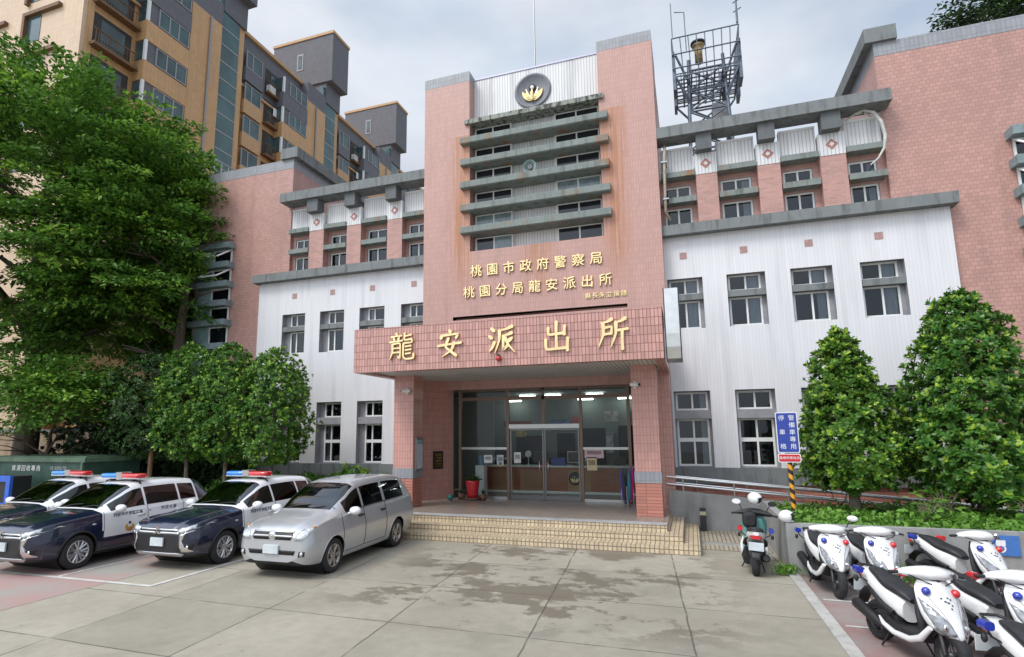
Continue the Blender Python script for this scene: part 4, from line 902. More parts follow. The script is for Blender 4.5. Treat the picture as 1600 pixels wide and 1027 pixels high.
def bx(c, a, h_):
    def f(t_): MB().box(-a, a, -.12, .12, 0, h_).build('box_body', plain('box_'+str(int(c[2]*100)), c, .5, var=.1), t_); MB().box(-a-.01, a+.01, -.13, .13, h_, h_+.03).build('lid', plain('box_lid', tuple(q*.8 for q in c), .5), t_)
    return f
onctr('storage_box', 'blue plastic box standing on the reception counter', 'box', .12, bx((.04, .07, .30), .26, .26))
onctr('tissue_box', 'flat bright pink box lying on the reception counter', 'box', -.42, bx((.6, .03, .14), .12, .04))
def fan(t_): MB().lathe([(-.03, .02), (-.05, .12), (.03, .12), (.03, .02)], (0, 0, .42), 'y', 20).build('fan_cage', M['white_matt'], t_); MB().cyl((0, 0, 0), (0, 0, .36), .015, 8).build('fan_stem', M['white_matt'], t_); MB().lathe([(0, 0), (0, .09), (.03, .08), (.03, 0)], (0, 0, 0), 'z', 16).build('fan_foot', M['white_matt'], t_)
onctr('desk_fan', 'small white desk fan on the counter by the notices', 'fan', -1.05, fan)

for x, z, w_, h_, c in ((-2.35, 2.9, .5, .7, (.5, .45, .2)), (-.55, 3.1, .9, .4, (.12, .2, .4)), (.1, 3.15, .35, .5, (.5, .12, .1)), (1.65, 3.4, .6, .45, (.45, .45, .42)), (2.75, 3.45, .7, .5, (.1, .25, .2)), (1.55, 2.3, .3, .9, (.4, .42, .44))):
    MB().box(x-w_/2, x+w_/2, 6.05, 6.09, z-h_/2, z+h_/2).build('lobby_poster', plain('poster_print', c, .6, var=.5, scale=7), st)
t = thing('water_dispenser', 'white water dispenser against the lobby side wall', 'water dispenser', (-2.55, 1.4, .52)); MB().box(-.17, .17, -.17, .17, 0, 1.05).build('cabinet', M['white_matt'], t); MB().cyl((0, 0, 1.05), (0, 0, 1.42), .13, 16).build('bottle', plain('blue_bottle', (.12, .25, .4), .2), t)
def chair(x, lab):
    t = thing('office_chair', lab, 'chair', (x, 3.4, .52)); MB().box(-.24, .24, -.24, .24, .42, .5).build('seat', M['black'], t); MB().box(-.22, .22, .2, .27, .55, 1.25).build('backrest', M['black'], t); MB().cyl((0, 0, 0), (0, 0, .42), .03, 8).build('column', M['alu'], t); b = MB(); [b.tube([(0, 0, .08), (.26*math.cos(a), .26*math.sin(a), .03)], .02, 6) for a in [R(72*k) for k in range(5)]]; b.build('foot_star', M['black'], t)
chair(-.6, 'black office chair behind the black screen on the counter'); chair(1.0, 'black office chair behind the badge on the counter'); chair(2.2, 'black office chair behind the counter end by the umbrellas')
t = thing('document_tray', 'stack of document trays on the counter by the pink notice', 'tray', (1.25, 2.5, 1.52)); b = MB(); [b.box(-.15, .15, -.12, .12, z, z+.02) for z in (0, .09, .18)]; [b.box(x-.01, x+.01, -.12, .12, .02, .18) for x in (-.14, .14)]; b.build('tray', plain('tray_grey', (.3, .32, .34), .5), t); MB().box(-.12, .12, -.1, .1, .2, .25).build('papers', M['white_matt'], t)
pp = MB()
for yy in (13.3, 27.2, 41.8): pp.tube([(XF+1.0 if yy > 13 else XF+.1, yy, 8), (XF+1.0, yy, 36.4)], .09, 6); pp.build('drain_pipe', M['apframe'], ap); pp = MB()

# ================================================================ VEGETATION
def leaf_mesh(name, P, D, Nn, ln_, wd, mi=None, fold=.0):
    """P base points, D directions, Nn leaf normals (all n x 3): one pointed leaf of six corners each"""
    n = len(P); D = D/np.linalg.norm(D, axis=1, keepdims=True); S = np.cross(D, Nn); S /= (np.linalg.norm(S, axis=1, keepdims=True)+1e-9)
    ln_ = np.broadcast_to(ln_, n)[:, None]; wd = np.broadcast_to(wd, n)[:, None]; U = np.cross(S, D)
    v = np.stack([P, P+D*ln_*.35+S*wd*.5+U*wd*.12, P+D*ln_*.75+S*wd*.38+U*wd*.06, P+D*ln_-U*wd*.15, P+D*ln_*.75-S*wd*.38+U*wd*.06, P+D*ln_*.35-S*wd*.5+U*wd*.12], 1).reshape(-1, 3)
    me = bpy.data.meshes.new(name); me.vertices.add(n*6); me.vertices.foreach_set('co', v.astype(np.float32).ravel())
    me.loops.add(n*6); me.loops.foreach_set('vertex_index', np.arange(n*6, dtype=np.int32)); me.polygons.add(n)
    me.polygons.foreach_set('loop_start', np.arange(0, n*6, 6, dtype=np.int32)); me.polygons.foreach_set('loop_total', np.full(n, 6, np.int32))
    if mi is not None: me.polygons.foreach_set('material_index', np.asarray(mi, np.int32))
    me.update(); me.validate(); return me
def rnd_unit(g, n):
    v = g.normal(size=(n, 3)); return v/np.linalg.norm(v, axis=1, keepdims=True)
M['bark'] = plain('bark', (.075, .055, .04), .9, var=.4, scale=6, bump=.6, stretch=(1, 1, .25))
M['bark_pale'] = plain('pale_bark', (.16, .13, .10), .9, var=.3, scale=8, bump=.4)
M['leaf_big'] = leafmat('spray_leaf', [(.065, .145, .022), (.10, .23, .03), (.14, .30, .042), (.085, .18, .026)], .5, .3)
M['leaf_big2'] = leafmat('spray_leaf_dark', [(.045, .10, .02), (.07, .155, .026), (.09, .20, .03)], .5, .25)
M['leaf_new'] = leafmat('young_leaf', [(.20, .38, .04), (.28, .46, .06), (.16, .32, .04)], .4, .35)
M['leaf_fic'] = leafmat('glossy_leaf', [(.045, .13, .022), (.08, .215, .032), (.06, .17, .028)], .3, .3)
M['leaf_fic2'] = leafmat('glossy_leaf_olive', [(.065, .15, .022), (.115, .235, .032), (.085, .185, .026)], .3, .3)
M['leaf_tip'] = leafmat('bright_leaf_tip', [(.32, .50, .05), (.46, .60, .08), (.25, .44, .05)], .4, .3)
M['leaf_cover'] = leafmat('ground_leaf', [(.09, .22, .03), (.15, .32, .04), (.20, .38, .06)], .5, .3)
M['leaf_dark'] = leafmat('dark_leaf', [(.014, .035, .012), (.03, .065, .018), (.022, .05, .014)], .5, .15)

def branchy(mb, base, h, r0, spread, seed, nb=7, up=.5, first=.35):
    g = random.Random(seed); b = Vector(base); top = b+Vector((g.uniform(-.3, .3), g.uniform(-.3, .3), h))
    pts = [b.lerp(top, k/6)+Vector((g.uniform(-1, 1), g.uniform(-1, 1), 0))*.04*h*(0 < k < 6)*.5 for k in range(7)]
    mb.tube([pts[0]-Vector((0, 0, .1))]+pts, [r0*1.25]+[r0*(1-.75*k/6) for k in range(7)], 10)
    tips = []
    for k in range(nb):
        q = first+(1-first)*k/nb; p = b.lerp(top, q); a = k*2.4+g.uniform(-.4, .4); L_ = spread*(1.05-.45*q)*g.uniform(.8, 1.1)
        d = Vector((math.cos(a), math.sin(a), up)); m_ = p+d*L_*.5+Vector((0, 0, .1*L_)); e = p+Vector((math.cos(a)*L_, math.sin(a)*L_, up*L_*.8))
        rr = r0*(1-.7*q)*.55; mb.tube([p, m_, e], [rr, rr*.6, rr*.2], 6); tips.append(e)
        for s in (-1, 1):
            e2 = m_+Vector((math.cos(a+s*.7)*L_*.45, math.sin(a+s*.7)*L_*.45, up*L_*.3)); mb.tube([m_, m_.lerp(e2, .5)+Vector((0, 0, .05)), e2], [rr*.5, rr*.3, rr*.12], 5); tips.append(e2)
    return tips
def big_tree(name, label, base, trunk_h, r0, cc, rad, nclump, per, seed, mats, lsz=.24, thick=.16, flat=True, cull=None):
    t = thing(name, label, 'tree', base); g = np.random.default_rng(seed)
    mb = MB(); branchy(mb, (0, 0, 0), trunk_h, r0, max(rad[0], rad[1])*.85, seed, 10, .45, .3); mb.build('trunk', M['bark'], t)
    # clump centres: uneven shell plus some inside
    C = []
    lob = rnd_unit(g, 7); la = g.uniform(-.10, .16, 7)
    while len(C) < nclump:
        d = rnd_unit(g, 1)[0]
        if d[2] < -.75: continue
        q = g.uniform(.3, 1)**.45; k = 1+sum(a*max(0, float(d@l_))**3 for a, l_ in zip(la, lob))
        c = d*np.array(rad)*q*k
        if cull and not cull(c): continue
        C.append(c)
    C = np.array(C)+np.array(cc); n = nclump*per
    ci = np.repeat(np.arange(nclump), per); out = C-np.array(cc); out[:, 2] *= .3; out /= (np.linalg.norm(out, axis=1, keepdims=True)+1e-6)
    sc = g.uniform(.65, 1.25, nclump)
    # flat, slightly drooping sprays: an ellipse stretched outward
    a = g.uniform(0, 2*PI, n); r_ = np.sqrt(g.uniform(0, 1, n))
    tang = np.cross(out, [0, 0, 1.0]); tang /= (np.linalg.norm(tang, axis=1, keepdims=True)+1e-6)
    u = (r_*np.cos(a))[:, None]*1.5*sc[ci][:, None]; v = (r_*np.sin(a))[:, None]*.85*sc[ci][:, None]
    P = C[ci]+out[ci]*u+tang[ci]*v; P[:, 2] += g.normal(0, thick, n)-.14*(u[:, 0]**2)+.1
    D = out[ci]*.7+tang[ci]*np.sign(v)*g.uniform(.1, .9, n)[:, None]+g.normal(0, .35, (n, 3)); D[:, 2] -= .12
    Nn = np.tile([0, 0, 1.0], (n, 1))+g.normal(0, .35, (n, 3))
    mi = (g.uniform(0, 1, n) < .22).astype(int); hi = g.uniform(0, 1, nclump) < .38
    mi = np.where(hi[ci] & (g.uniform(0, 1, n) < .45), 2, mi)
    me = leaf_mesh('crown', P-np.array(base)*0, D, Nn, g.uniform(.7, 1.3, n)*lsz, g.uniform(.7, 1.2, n)*lsz*.5, mi)
    me.transform(Matrix.Translation((0, 0, 0))); obj('crown', me, mats, t); return t
GB = 'tall leafy trees left of the station'
mt = [M['leaf_big'], M['leaf_big2'], M['leaf_new']]
big_tree('leafy_tree', 'huge layered green tree with the widest crown, in front of the apartment block', (-24.3, -.6, 0), 17, .55, (-.6, -.4, 12.3), (9.2, 7.0, 8.0), 520, 250, 21, mt, .24, .10, cull=lambda c: c[0] > -5.5 or abs(c[2]) > 30)
big_tree('leafy_tree', 'layered green tree reaching across the pink end block', (-15.9, -.2, 0), 12, .34, (-2.6, -.3, 10.2), (3.8, 3.6, 5.6), 190, 250, 22, mt, .22, .10)
big_tree('leafy_tree', 'smaller pale green tree above the green container', (-19.4, -3.0, 0), 3.4, .16, (.4, -.2, 4.2), (3.1, 2.0, 1.6), 100, 160, 23, [M['leaf_big'], M['leaf_big'], M['leaf_new']], .18, .10)
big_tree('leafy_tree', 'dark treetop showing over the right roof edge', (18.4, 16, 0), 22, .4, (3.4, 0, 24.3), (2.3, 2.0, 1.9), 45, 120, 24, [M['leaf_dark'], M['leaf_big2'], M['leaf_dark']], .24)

def rosette_tree(name, label, base, trunk_h, r0, prof, nros, seed, mats, cat='tree', group=None, lsz=.095, tip=.5, clear=0, squash=1.0, bark='bark_pale', jag=.11, per=13):
    """clipped tree: rosettes of upright leaves over a turned profile [(z, radius)...] plus a dark filling inside"""
    t = thing(name, label, cat, base, 0, group); g = np.random.default_rng(seed)
    if trunk_h:
        mb = MB(); mb.tube([(0, 0, -.1), (.02, .01, trunk_h*.5), (0, 0, trunk_h)], [r0*1.2, r0, r0*.8], 9)
        zt_ = prof[-1][0]
        for k in range(7):
            a = k*2.4; z0 = trunk_h*.85+(zt_-trunk_h)*k*.09; L_ = np.interp(z0+.5, [p[0] for p in prof], [p[1] for p in prof])*.8
            mb.tube([(0, 0, z0), (math.cos(a)*L_*.5, math.sin(a)*L_*.5, z0+.35), (math.cos(a)*L_, math.sin(a)*L_, z0+.75)], [r0*.5, r0*.3, r0*.1], 5)
        mb.tube([(0, 0, trunk_h), (.03, 0, zt_*.9)], [r0*.8, r0*.15], 7); mb.build('trunk', M[bark], t)
    zs = np.array([p[0] for p in prof]); rs = np.array([p[1] for p in prof])
    # sample z by lateral area
    zz = np.linspace(zs[0], zs[-1], 200); wgt = np.interp(zz, zs, rs)+.12; cdf = np.cumsum(wgt)/wgt.sum()
    z = np.interp(g.uniform(0, 1, nros), cdf, zz); th = g.uniform(0, 2*PI, nros)
    lump = 1+.11*np.sin(th*3+z*2.3+seed)+.08*np.sin(th*5-z*4.1+seed*2)+.06*np.sin(z*6.3+th)+g.normal(0, jag, nros)
    inner = g.uniform(0, 1, nros) < .22; r_ = np.interp(z, zs, rs)*lump*np.where(inner, g.uniform(.45, .9, nros), 1)
    C = np.stack([r_*np.cos(th), r_*np.sin(th)*squash, z+g.normal(0, .05, nros)], 1)
    slope = np.gradient(np.interp(zz, zs, rs), zz); sl = np.interp(z, zz, slope)
    O = np.stack([np.cos(th), np.sin(th), np.clip(-sl, -.4, 1.5)*.8+.55], 1)+g.normal(0, .22, (nros, 3)); O /= np.linalg.norm(O, axis=1, keepdims=True)
    n = nros*per; ci = np.repeat(np.arange(nros), per); k = np.tile(np.arange(per), nros)
    a = np.cross(O, rnd_unit(g, nros)); a /= np.linalg.norm(a, axis=1, keepdims=True); b_ = np.cross(O, a)
    ph = k*2.39996+g.uniform(0, .6, n); tilt = .35+1.25*(k/per)
    D = O[ci]*np.cos(tilt)[:, None]+(a[ci]*np.cos(ph)[:, None]+b_[ci]*np.sin(ph)[:, None])*np.sin(tilt)[:, None]
    Nn = O[ci]*np.sin(tilt)[:, None]-(a[ci]*np.cos(ph)[:, None]+b_[ci]*np.sin(ph)[:, None])*np.cos(tilt)[:, None]
    P = C[ci]-O[ci]*(.10*(k/per))[:, None]*lsz*8*.5+g.normal(0, .012, (n, 3))
    s_ = lsz*g.uniform(.75, 1.3, n)*np.where(k < 4, .75, 1.05)*g.uniform(.6, 1.4, nros)[ci]
    tipped = (g.uniform(0, 1, nros) < tip); mi = np.where(tipped[ci] & (k < 5), 2, np.where(g.uniform(0, 1, n) < .3, 1, 0))  # randomly chosen rosettes carry paler tip leaves at their centre
    me = leaf_mesh('crown', P, D, Nn, s_, s_*.46, mi); obj('crown', me, mats, t); return t
mf = [M['leaf_fic'], M['leaf_fic2'], M['leaf_tip']]
GF_ = 'round clipped trees beside the parked cars'
pr1 = lambda z0, z1, r: [(z0, r*.45), (z0+.12*(z1-z0), r*.86), (z0+.3*(z1-z0), r), (z0+.6*(z1-z0), r*.97), (z0+.8*(z1-z0), r*.80), (z0+.93*(z1-z0), r*.48), (z1, r*.12)]
rosette_tree('clipped_tree', 'rounded glossy tree at the near end of the row, next to the white wall', (-8.75, -2.5, 0), 2.0, .075, pr1(1.75, 5.72, 1.12), 1900, 31, mf, group=GF_)
rosette_tree('clipped_tree', 'rounded glossy tree second from the white wall, behind the right police car', (-10.72, -2.5, 0), 2.0, .075, pr1(1.85, 6.0, 1.05), 1850, 32, mf, group=GF_)
rosette_tree('clipped_tree', 'rounded glossy tree third from the white wall, with a slim bare stem', (-12.6, -2.4, 0), 2.1, .075, pr1(1.95, 6.1, 1.08), 1850, 33, mf, group=GF_, tip=.45)
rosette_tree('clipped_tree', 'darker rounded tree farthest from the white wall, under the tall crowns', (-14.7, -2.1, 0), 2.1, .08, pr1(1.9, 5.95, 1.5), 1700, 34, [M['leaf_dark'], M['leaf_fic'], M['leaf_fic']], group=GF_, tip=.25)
GP = 'conical trees in the planter'
rosette_tree('conical_tree', 'cone shaped glossy tree next to the blue parking sign', (8.42, -2.6, .8), .45, .13, [(.55, .35), (.72, .82), (1.1, 1.02), (1.7, .98), (2.3, .84), (2.9, .68), (3.5, .50), (4.05, .34), (4.4, .10)], 2000, 41, [M['leaf_fic2'], M['leaf_fic'], M['leaf_tip']], group=GP, lsz=.105, tip=.55, jag=.13)
rosette_tree('conical_tree', 'taller and broader dark conical tree nearer the photo edge', (10.95, -2.6, .8), .4, .15, [(.35, .5), (.55, 1.12), (1.0, 1.36), (1.7, 1.34), (2.2, 1.15), (2.9, 1.08), (3.6, .86), (4.3, .68), (4.8, .45), (5.12, .12)], 2900, 42, [M['leaf_fic'], M['leaf_fic2'], M['leaf_tip']], group=GP, lsz=.11, tip=.42, jag=.15)
rosette_tree('hedge_shrub', 'low loose green shrub against the grey plinth behind the minivan', (-6.6, -.9, 0), 0, 0, [(.1, .5), (.5, .75), (1.0, .8), (1.35, .55), (1.55, .15)], 420, 51, [M['leaf_cover'], M['leaf_fic'], M['leaf_tip']], cat='shrub', lsz=.11)
for i, (x, lab) in enumerate(((-8.3, 'low green shrub under the nearest rounded tree'), (-9.9, 'low green shrub between the first two tree stems'), (-11.6, 'low green shrub between the slim tree stems'), (-5.2, 'small clipped shrub beside the porch column'))):
    rosette_tree('hedge_shrub', lab, (x, -.95, 0), 0, 0, [(.1, .5), (.5, .85), (.9, .85), (1.15, .55), (1.3, .15)], 420, 52+i, [M['leaf_fic'], M['leaf_cover'], M['leaf_cover']], cat='shrub', lsz=.10, tip=.15)
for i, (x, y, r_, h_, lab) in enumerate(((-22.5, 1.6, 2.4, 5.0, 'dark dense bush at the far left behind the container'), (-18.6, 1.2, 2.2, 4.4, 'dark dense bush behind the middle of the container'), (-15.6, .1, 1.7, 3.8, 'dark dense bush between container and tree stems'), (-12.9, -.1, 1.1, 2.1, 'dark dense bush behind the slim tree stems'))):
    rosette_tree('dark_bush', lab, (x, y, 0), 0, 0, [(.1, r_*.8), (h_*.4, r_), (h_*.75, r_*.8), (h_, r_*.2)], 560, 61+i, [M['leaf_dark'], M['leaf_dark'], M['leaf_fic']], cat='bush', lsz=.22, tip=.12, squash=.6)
# planter ground cover and leafy plants
g = np.random.default_rng(77); n = 15000
x = g.uniform(6.68, 17.5, n); y = -5.78+3.65*g.uniform(0, 1, n)**1.6; hh = .05+.13*(np.sin(x*2.1)+np.sin(y*3+x))*.5+.10; hh = np.where(x < 7.5, hh*.45, hh)
P = np.stack([x, y, .80+g.uniform(0, 1, n)*np.clip(hh, .03, .3)], 1); D = rnd_unit(g, n); D[:, 2] = np.abs(D[:, 2])*.8+.1
me = leaf_mesh('ground_cover', P, D, np.tile([0, 0, 1.], (n, 1))+g.normal(0, .4, (n, 3)), g.uniform(.06, .15, n), g.uniform(.04, .09, n), (g.uniform(0, 1, n) < .2).astype(int))
o = obj('ground_cover', me, [M['leaf_cover'], M['leaf_big2']]); tag(o, 'low green ground cover leaves filling the planter', 'ground cover', kind='stuff')
def big_leaf_plant(label, base, nl, ls, seed):
    t = thing('leafy_plant', label, 'plant', base); g = np.random.default_rng(seed); mb = MB()
    P = []; D = []
    for k in range(nl):
        a = k*2.4; r_ = g.uniform(.05, .35); z = g.uniform(.2, .6); e = Vector((math.cos(a)*r_, math.sin(a)*r_, z)); mb.tube([(0, 0, 0), e*.6+Vector((0, 0, .08)), e], [.012, .009, .005], 5)
        P.append(e); D.append((math.cos(a), math.sin(a), g.uniform(-.3, .35)))
    mb.build('stem', M['bark_pale'], t); me = leaf_mesh('leaves', np.array(P), np.array(D), np.tile([0, 0, 1.], (nl, 1))+g.normal(0, .25, (nl, 3)), g.uniform(.7, 1.2, nl)*ls, g.uniform(.6, 1., nl)*ls*.75); obj('leaves', me, M['leaf_cover'], t)
big_leaf_plant('broad leaved green plant at the foot of the taller conical tree', (11.0, -4.6, .8), 40, .26, 5)
big_leaf_plant('broad leaved pale plant beside the shorter conical tree', (9.3, -4.4, .8), 26, .20, 6)
big_leaf_plant('broad leaved plant at the back of the planter between the conical trees', (9.9, -3.6, .8), 30, .22, 7)
# weeds at the planter foot
for k, (px, py, lab) in enumerate(((6.38, -6.02, 'small weed tuft growing at the planter corner'), (8.25, -6.06, 'weed tuft growing against the planter wall between scooters'))):
    t = thing('weed_tuft', lab, 'weed', (px, py, 0)); g = np.random.default_rng(90+k); n = 160
    P = np.stack([g.normal(0, .10+.1*k, n), g.normal(0, .05, n)-.08, g.uniform(0, .16+.16*k, n)], 1); D = rnd_unit(g, n); D[:, 2] = np.abs(D[:, 2])+.4
    obj('leaves', leaf_mesh('leaves', P, D, rnd_unit(g, n), g.uniform(.06, .16, n), g.uniform(.015, .04, n)), M['leaf_cover'], t)
# ================================================================ GREEN CONTAINER AND BLUE BIN
t = thing('recycling_container', 'big dark green metal container with white lettering under the trees', 'container', (-17.4, -3.6, 0))
gm = plain('container_green', (.022, .062, .045), .55, var=.3, scale=3); gl2 = plain('container_rim_green', (.08, .14, .09), .5, var=.3, scale=3)
MB().box(-2.9, 2.55, -.9, 1.2, .12, 1.86).build('body', gm, t)
MB().box(-2.95, 2.6, -.96, 1.26, 1.86, 2.02).build('rim', gl2, t)
rb_ = MB().box(-2.95, 2.6, -.95, 1.24, 0, .12).build('skid', M['black'], t)
for x in (-1.95, 2.46): MB().box(x-.05, x+.05, -.96, -.9, .12, 1.86).build('corner_post', gl2, t)
MB().box(-2.6, 2.3, -.7, 1.0, 2.02, 2.05).build('lid', gl2, t)
text_obj('lettering', '資源回收專用', .22, M['white_matt'], (-.4, -.905, 1.62), (R(90), 0, 0), t, spacing=1.35)
text_obj('lettering', '03-3392170', .17, plain('faded_white', (.4, .45, .42), .6), (1.25, -.905, 1.64), (R(90), 0, 0), t)
t = thing('blue_frame_bin', 'bright blue framed bin standing before the green container', 'bin', (-17.6, -5.2, 0))
bl = plain('bin_blue', (.03, .12, .55), .4, var=.15)
f = MB()
for (a, b_, c, d) in ((-.75, -.55, .35, 1.45), (.55, .75, .35, 1.45), (-.55, .55, 1.25, 1.45), (-.55, .55, .35, .55)): f.box(a, b_, -.35, -.25, c, d)
f.build('front_frame', bl, t); MB().box(-.72, .72, -.25, .35, .35, 1.42).build('bin_body', M['black'], t)
for x in (-.6, .6): MB().box(x-.04, x+.04, -.2, .3, 0, .35).build('leg', bl, t)
# timber tree stake and small concrete block behind the cars
t = thing('tree_stake', 'bare brown wooden stake beside the dark rounded tree', 'post', (-14.0, -2.7, 0)); MB().tube([(0, 0, 0), (.02, 0, 2.2)], [.09, .08], 8).build('stake', plain('stake_wood', (.19, .11, .06), .8, var=.3, stretch=(3, 3, .3)), t)

# ================================================================ CARS  (local: nose at y = 0 towards -y, x across, z up)
def pchip(xs, ys, xq):
    xs = np.array(xs, float); ys = np.array(ys, float); h = np.diff(xs); dl = np.diff(ys)/h; d = np.zeros_like(ys)
    for i in range(1, len(xs)-1):
        if dl[i-1]*dl[i] > 0:
            w1, w2 = 2*h[i]+h[i-1], h[i]+2*h[i-1]; d[i] = (w1+w2)/(w1/dl[i-1]+w2/dl[i])
    d[0], d[-1] = dl[0], dl[-1]
    i = np.clip(np.searchsorted(xs, xq)-1, 0, len(h)-1); t = (xq-xs[i])/h[i]
    return (1+2*t)*(1-t)**2*ys[i]+t*(1-t)**2*h[i]*d[i]+t*t*(3-2*t)*ys[i+1]+t*t*(t-1)*h[i]*d[i+1]
def crspline(P, n):
    """P: k x 3 control points -> dense rows, n per segment"""
    P = np.asarray(P); k = len(P); out = []
    for i in range(k-1):
        p0, p1, p2, p3 = P[max(i-1, 0)], P[i], P[i+1], P[min(i+2, k-1)]
        for t in np.linspace(0, 1, n, endpoint=False):
            out.append(.5*((2*p1)+(-p0+p2)*t*.8+(2*p0-5*p1+4*p2-p3)*t*t*.8+(-p0+3*p1-3*p2+p3)*t**3*.8)+ (1-.8)*.5*(0*(p2-p1)) if False else p1+(p2-p1)*t+.55*(.5*((2*p1)+(-p0+p2)*t+(2*p0-5*p1+4*p2-p3)*t*t+(-p0+3*p1-3*p2+p3)*t**3)-(p1+(p2-p1)*t)))
    out.append(P[-1]); return np.array(out)
SEG = 5
class CarBody:
    """half shell lofted over stations; columns: y, z_bottom, w_sill, w_max, z_max, w_belt, z_belt, w_roof, z_roof"""
    def __init__(s, st_, ys):
        A = np.array(st_); s.y = np.array(ys); c = [pchip(A[:, 0], A[:, k], s.y) for k in range(1, 9)]
        zb, ws, wm, zm, wb, zbelt, wr, zr = c; rows = []
        for i in range(len(s.y)):
            fl = min(1, max(0, (zr[i]-zbelt[i]-.12)/.3))          # 0 on the bonnet, 1 in the cabin
            ed = zr[i]-(.015+.075*fl); md = (zbelt[i]+ed)/2
            P = [(0, zb[i]), (ws[i]*.8, zb[i]), (ws[i], zb[i]+.03), (wm[i]*.985, zb[i]*.45+zm[i]*.55), (wm[i], zm[i]), (wb[i]+.012, zbelt[i]-.05), (wb[i]-.01, zbelt[i]),
                 ((wb[i]+wr[i])/2+.03*fl, md), (wr[i]+.045*fl, ed), (wr[i]-.07, zr[i]-.012*fl), (wr[i]*.5, zr[i]+.006), (0, zr[i]+.012)]
            rows.append([(x, s.y[i], z) for x, z in crspline([(a, 0, b_) for a, b_ in P], SEG)[:, [0, 2]]])
        s.V = np.array(rows); s.nj = s.V.shape[1]; s.J = {n_: k*SEG for k, n_ in enumerate(('keel', 'sill_in', 'sill', 'low', 'max', 'belt_lo', 'belt', 'mid', 'roof', 'rail', 'half', 'centre'))}
    def faces(s, key):
        """key(i, j, centre) -> part id or None; returns {part: MB}"""
        parts = {}
        for sg in (1, -1):
            for i in range(len(s.y)-1):
                for j in range(s.nj-1):
                    q = [s.V[i, j], s.V[i+1, j], s.V[i+1, j+1], s.V[i, j+1]]; c = sum(q)/4; k = key(i, j, c, sg)
                    if k is None: continue
                    p, mi = k; parts.setdefault(p, []).append(([tuple((v[0]*sg, v[1], v[2])) for v in (q if sg > 0 else q[::-1])], mi))
        return parts
    def mesh(s, quads, name, cuts=()):
        bm = bmesh.new(); vm = {}
        def gv(p):
            k = tuple(round(a, 5) for a in p)
            if k not in vm: vm[k] = bm.verts.new(p)
            return vm[k]
        for q, mi in quads:
            vs = []
            for p in q:
                v = gv(p)
                if v not in vs: vs.append(v)
            if len(vs) < 3: continue
            try: f = bm.faces.new(vs); f.material_index = mi; f.smooth = True
            except ValueError: pass
        for (cy, cz, r_) in cuts:                      # clean round wheel openings
            for k in range(28):
                a = 2*PI*(k+.5)/28; nrm = Vector((0, math.cos(a), math.sin(a))); co = Vector((0, cy, cz))+nrm*r_
                gm = [f for f in bm.faces if (f.calc_center_median()-Vector((f.calc_center_median().x, cy, cz))).length < r_*1.25 and abs(f.calc_center_median().x) > .3]
                ge = {e for f in gm for e in f.edges}; gvv = {v for f in gm for v in f.verts}
                bmesh.ops.bisect_plane(bm, geom=list(gm)+list(ge)+list(gvv), plane_co=co, plane_no=nrm, dist=1e-5)
            dl = [f for f in bm.faces if abs(f.calc_center_median().x) > .3 and (f.calc_center_median()-Vector((f.calc_center_median().x, cy, cz))).length < r_*.999]
            bmesh.ops.delete(bm, geom=dl, context='FACES')
        bmesh.ops.recalc_face_normals(bm, faces=bm.faces)
        me = bpy.data.meshes.new(name); bm.to_mesh(me); bm.free(); return me
def bvh_of(body):
    vs = []; fs = []
    for sg in (1, -1):
        o = len(vs)
        for i in range(len(body.y)):
            for j in range(body.nj): v = body.V[i, j]; vs.append((v[0]*sg, v[1], v[2]))
        for i in range(len(body.y)-1):
            for j in range(body.nj-1): a = o+i*body.nj+j; fs.append((a, a+body.nj, a+body.nj+1, a+1))
    for i in (0, len(body.y)-1):
        o = len(vs); ring = [tuple(v) for v in body.V[i]]+[(-v[0], v[1], v[2]) for v in body.V[i][-2:0:-1]]; vs += ring; fs.append(list(range(o, o+len(ring))))
    return BVHTree.FromPolygons(vs, fs)
def drape(bvh, poly, mode, off=.012, grid=.05, depth=.03, m=0, sg=1, mb=None):
    """lay a flat outline on the body: mode 'front' poly (x, z) cast along +y, 'side' poly (y, z) cast towards the centre"""
    bm = bmesh.new(); f = bm.faces.new([bm.verts.new((a, b_, 0)) for a, b_ in poly])
    xs = [p[0] for p in poly]; ys = [p[1] for p in poly]
    for ax, lo, hi in ((0, min(xs), max(xs)), (1, min(ys), max(ys))):
        k = lo+grid
        while k < hi-1e-4:
            co = [0, 0, 0]; no = [0, 0, 0]; co[ax] = k; no[ax] = 1
            bmesh.ops.bisect_plane(bm, geom=bm.verts[:]+bm.edges[:]+bm.faces[:], plane_co=co, plane_no=no, dist=1e-5); k += grid
    bm.verts.ensure_lookup_table(); vs = []; bad = 0
    for v in bm.verts:
        if mode == 'front': hit = bvh.ray_cast(Vector((v.co.x, -3, v.co.y)), Vector((0, 1, 0))); 
        else: hit = bvh.ray_cast(Vector((3*sg, v.co.x, v.co.y)), Vector((-sg, 0, 0)))
        p = hit[0]
        if p is None: p = Vector((v.co.x, .3, v.co.y)) if mode == 'front' else Vector((.85*sg, v.co.x, v.co.y))
        vs.append(p)
    d = Vector((0, -1, 0)) if mode == 'front' else Vector((sg, 0, 0))
    bm.verts.index_update(); idx = {v: v.index for v in bm.verts}; n = len(vs); top = [p+d*off for p in vs]; bot = [p-d*depth for p in vs]
    mb = mb or MB(); fs = [[idx[v] for v in f.verts] for f in bm.faces]; side = []
    for e in bm.edges:
        if len(e.link_faces) == 1: a, b_ = idx[e.verts[0]], idx[e.verts[1]]; side.append((a, b_, b_+n, a+n))
    mb.add(top+bot, fs, m, True); o = len(mb.v)-2*n; 
    for q in side: mb.f.append([i+o for i in q]); mb.m.append(m); mb.s.append(False)
    bm.free(); return mb
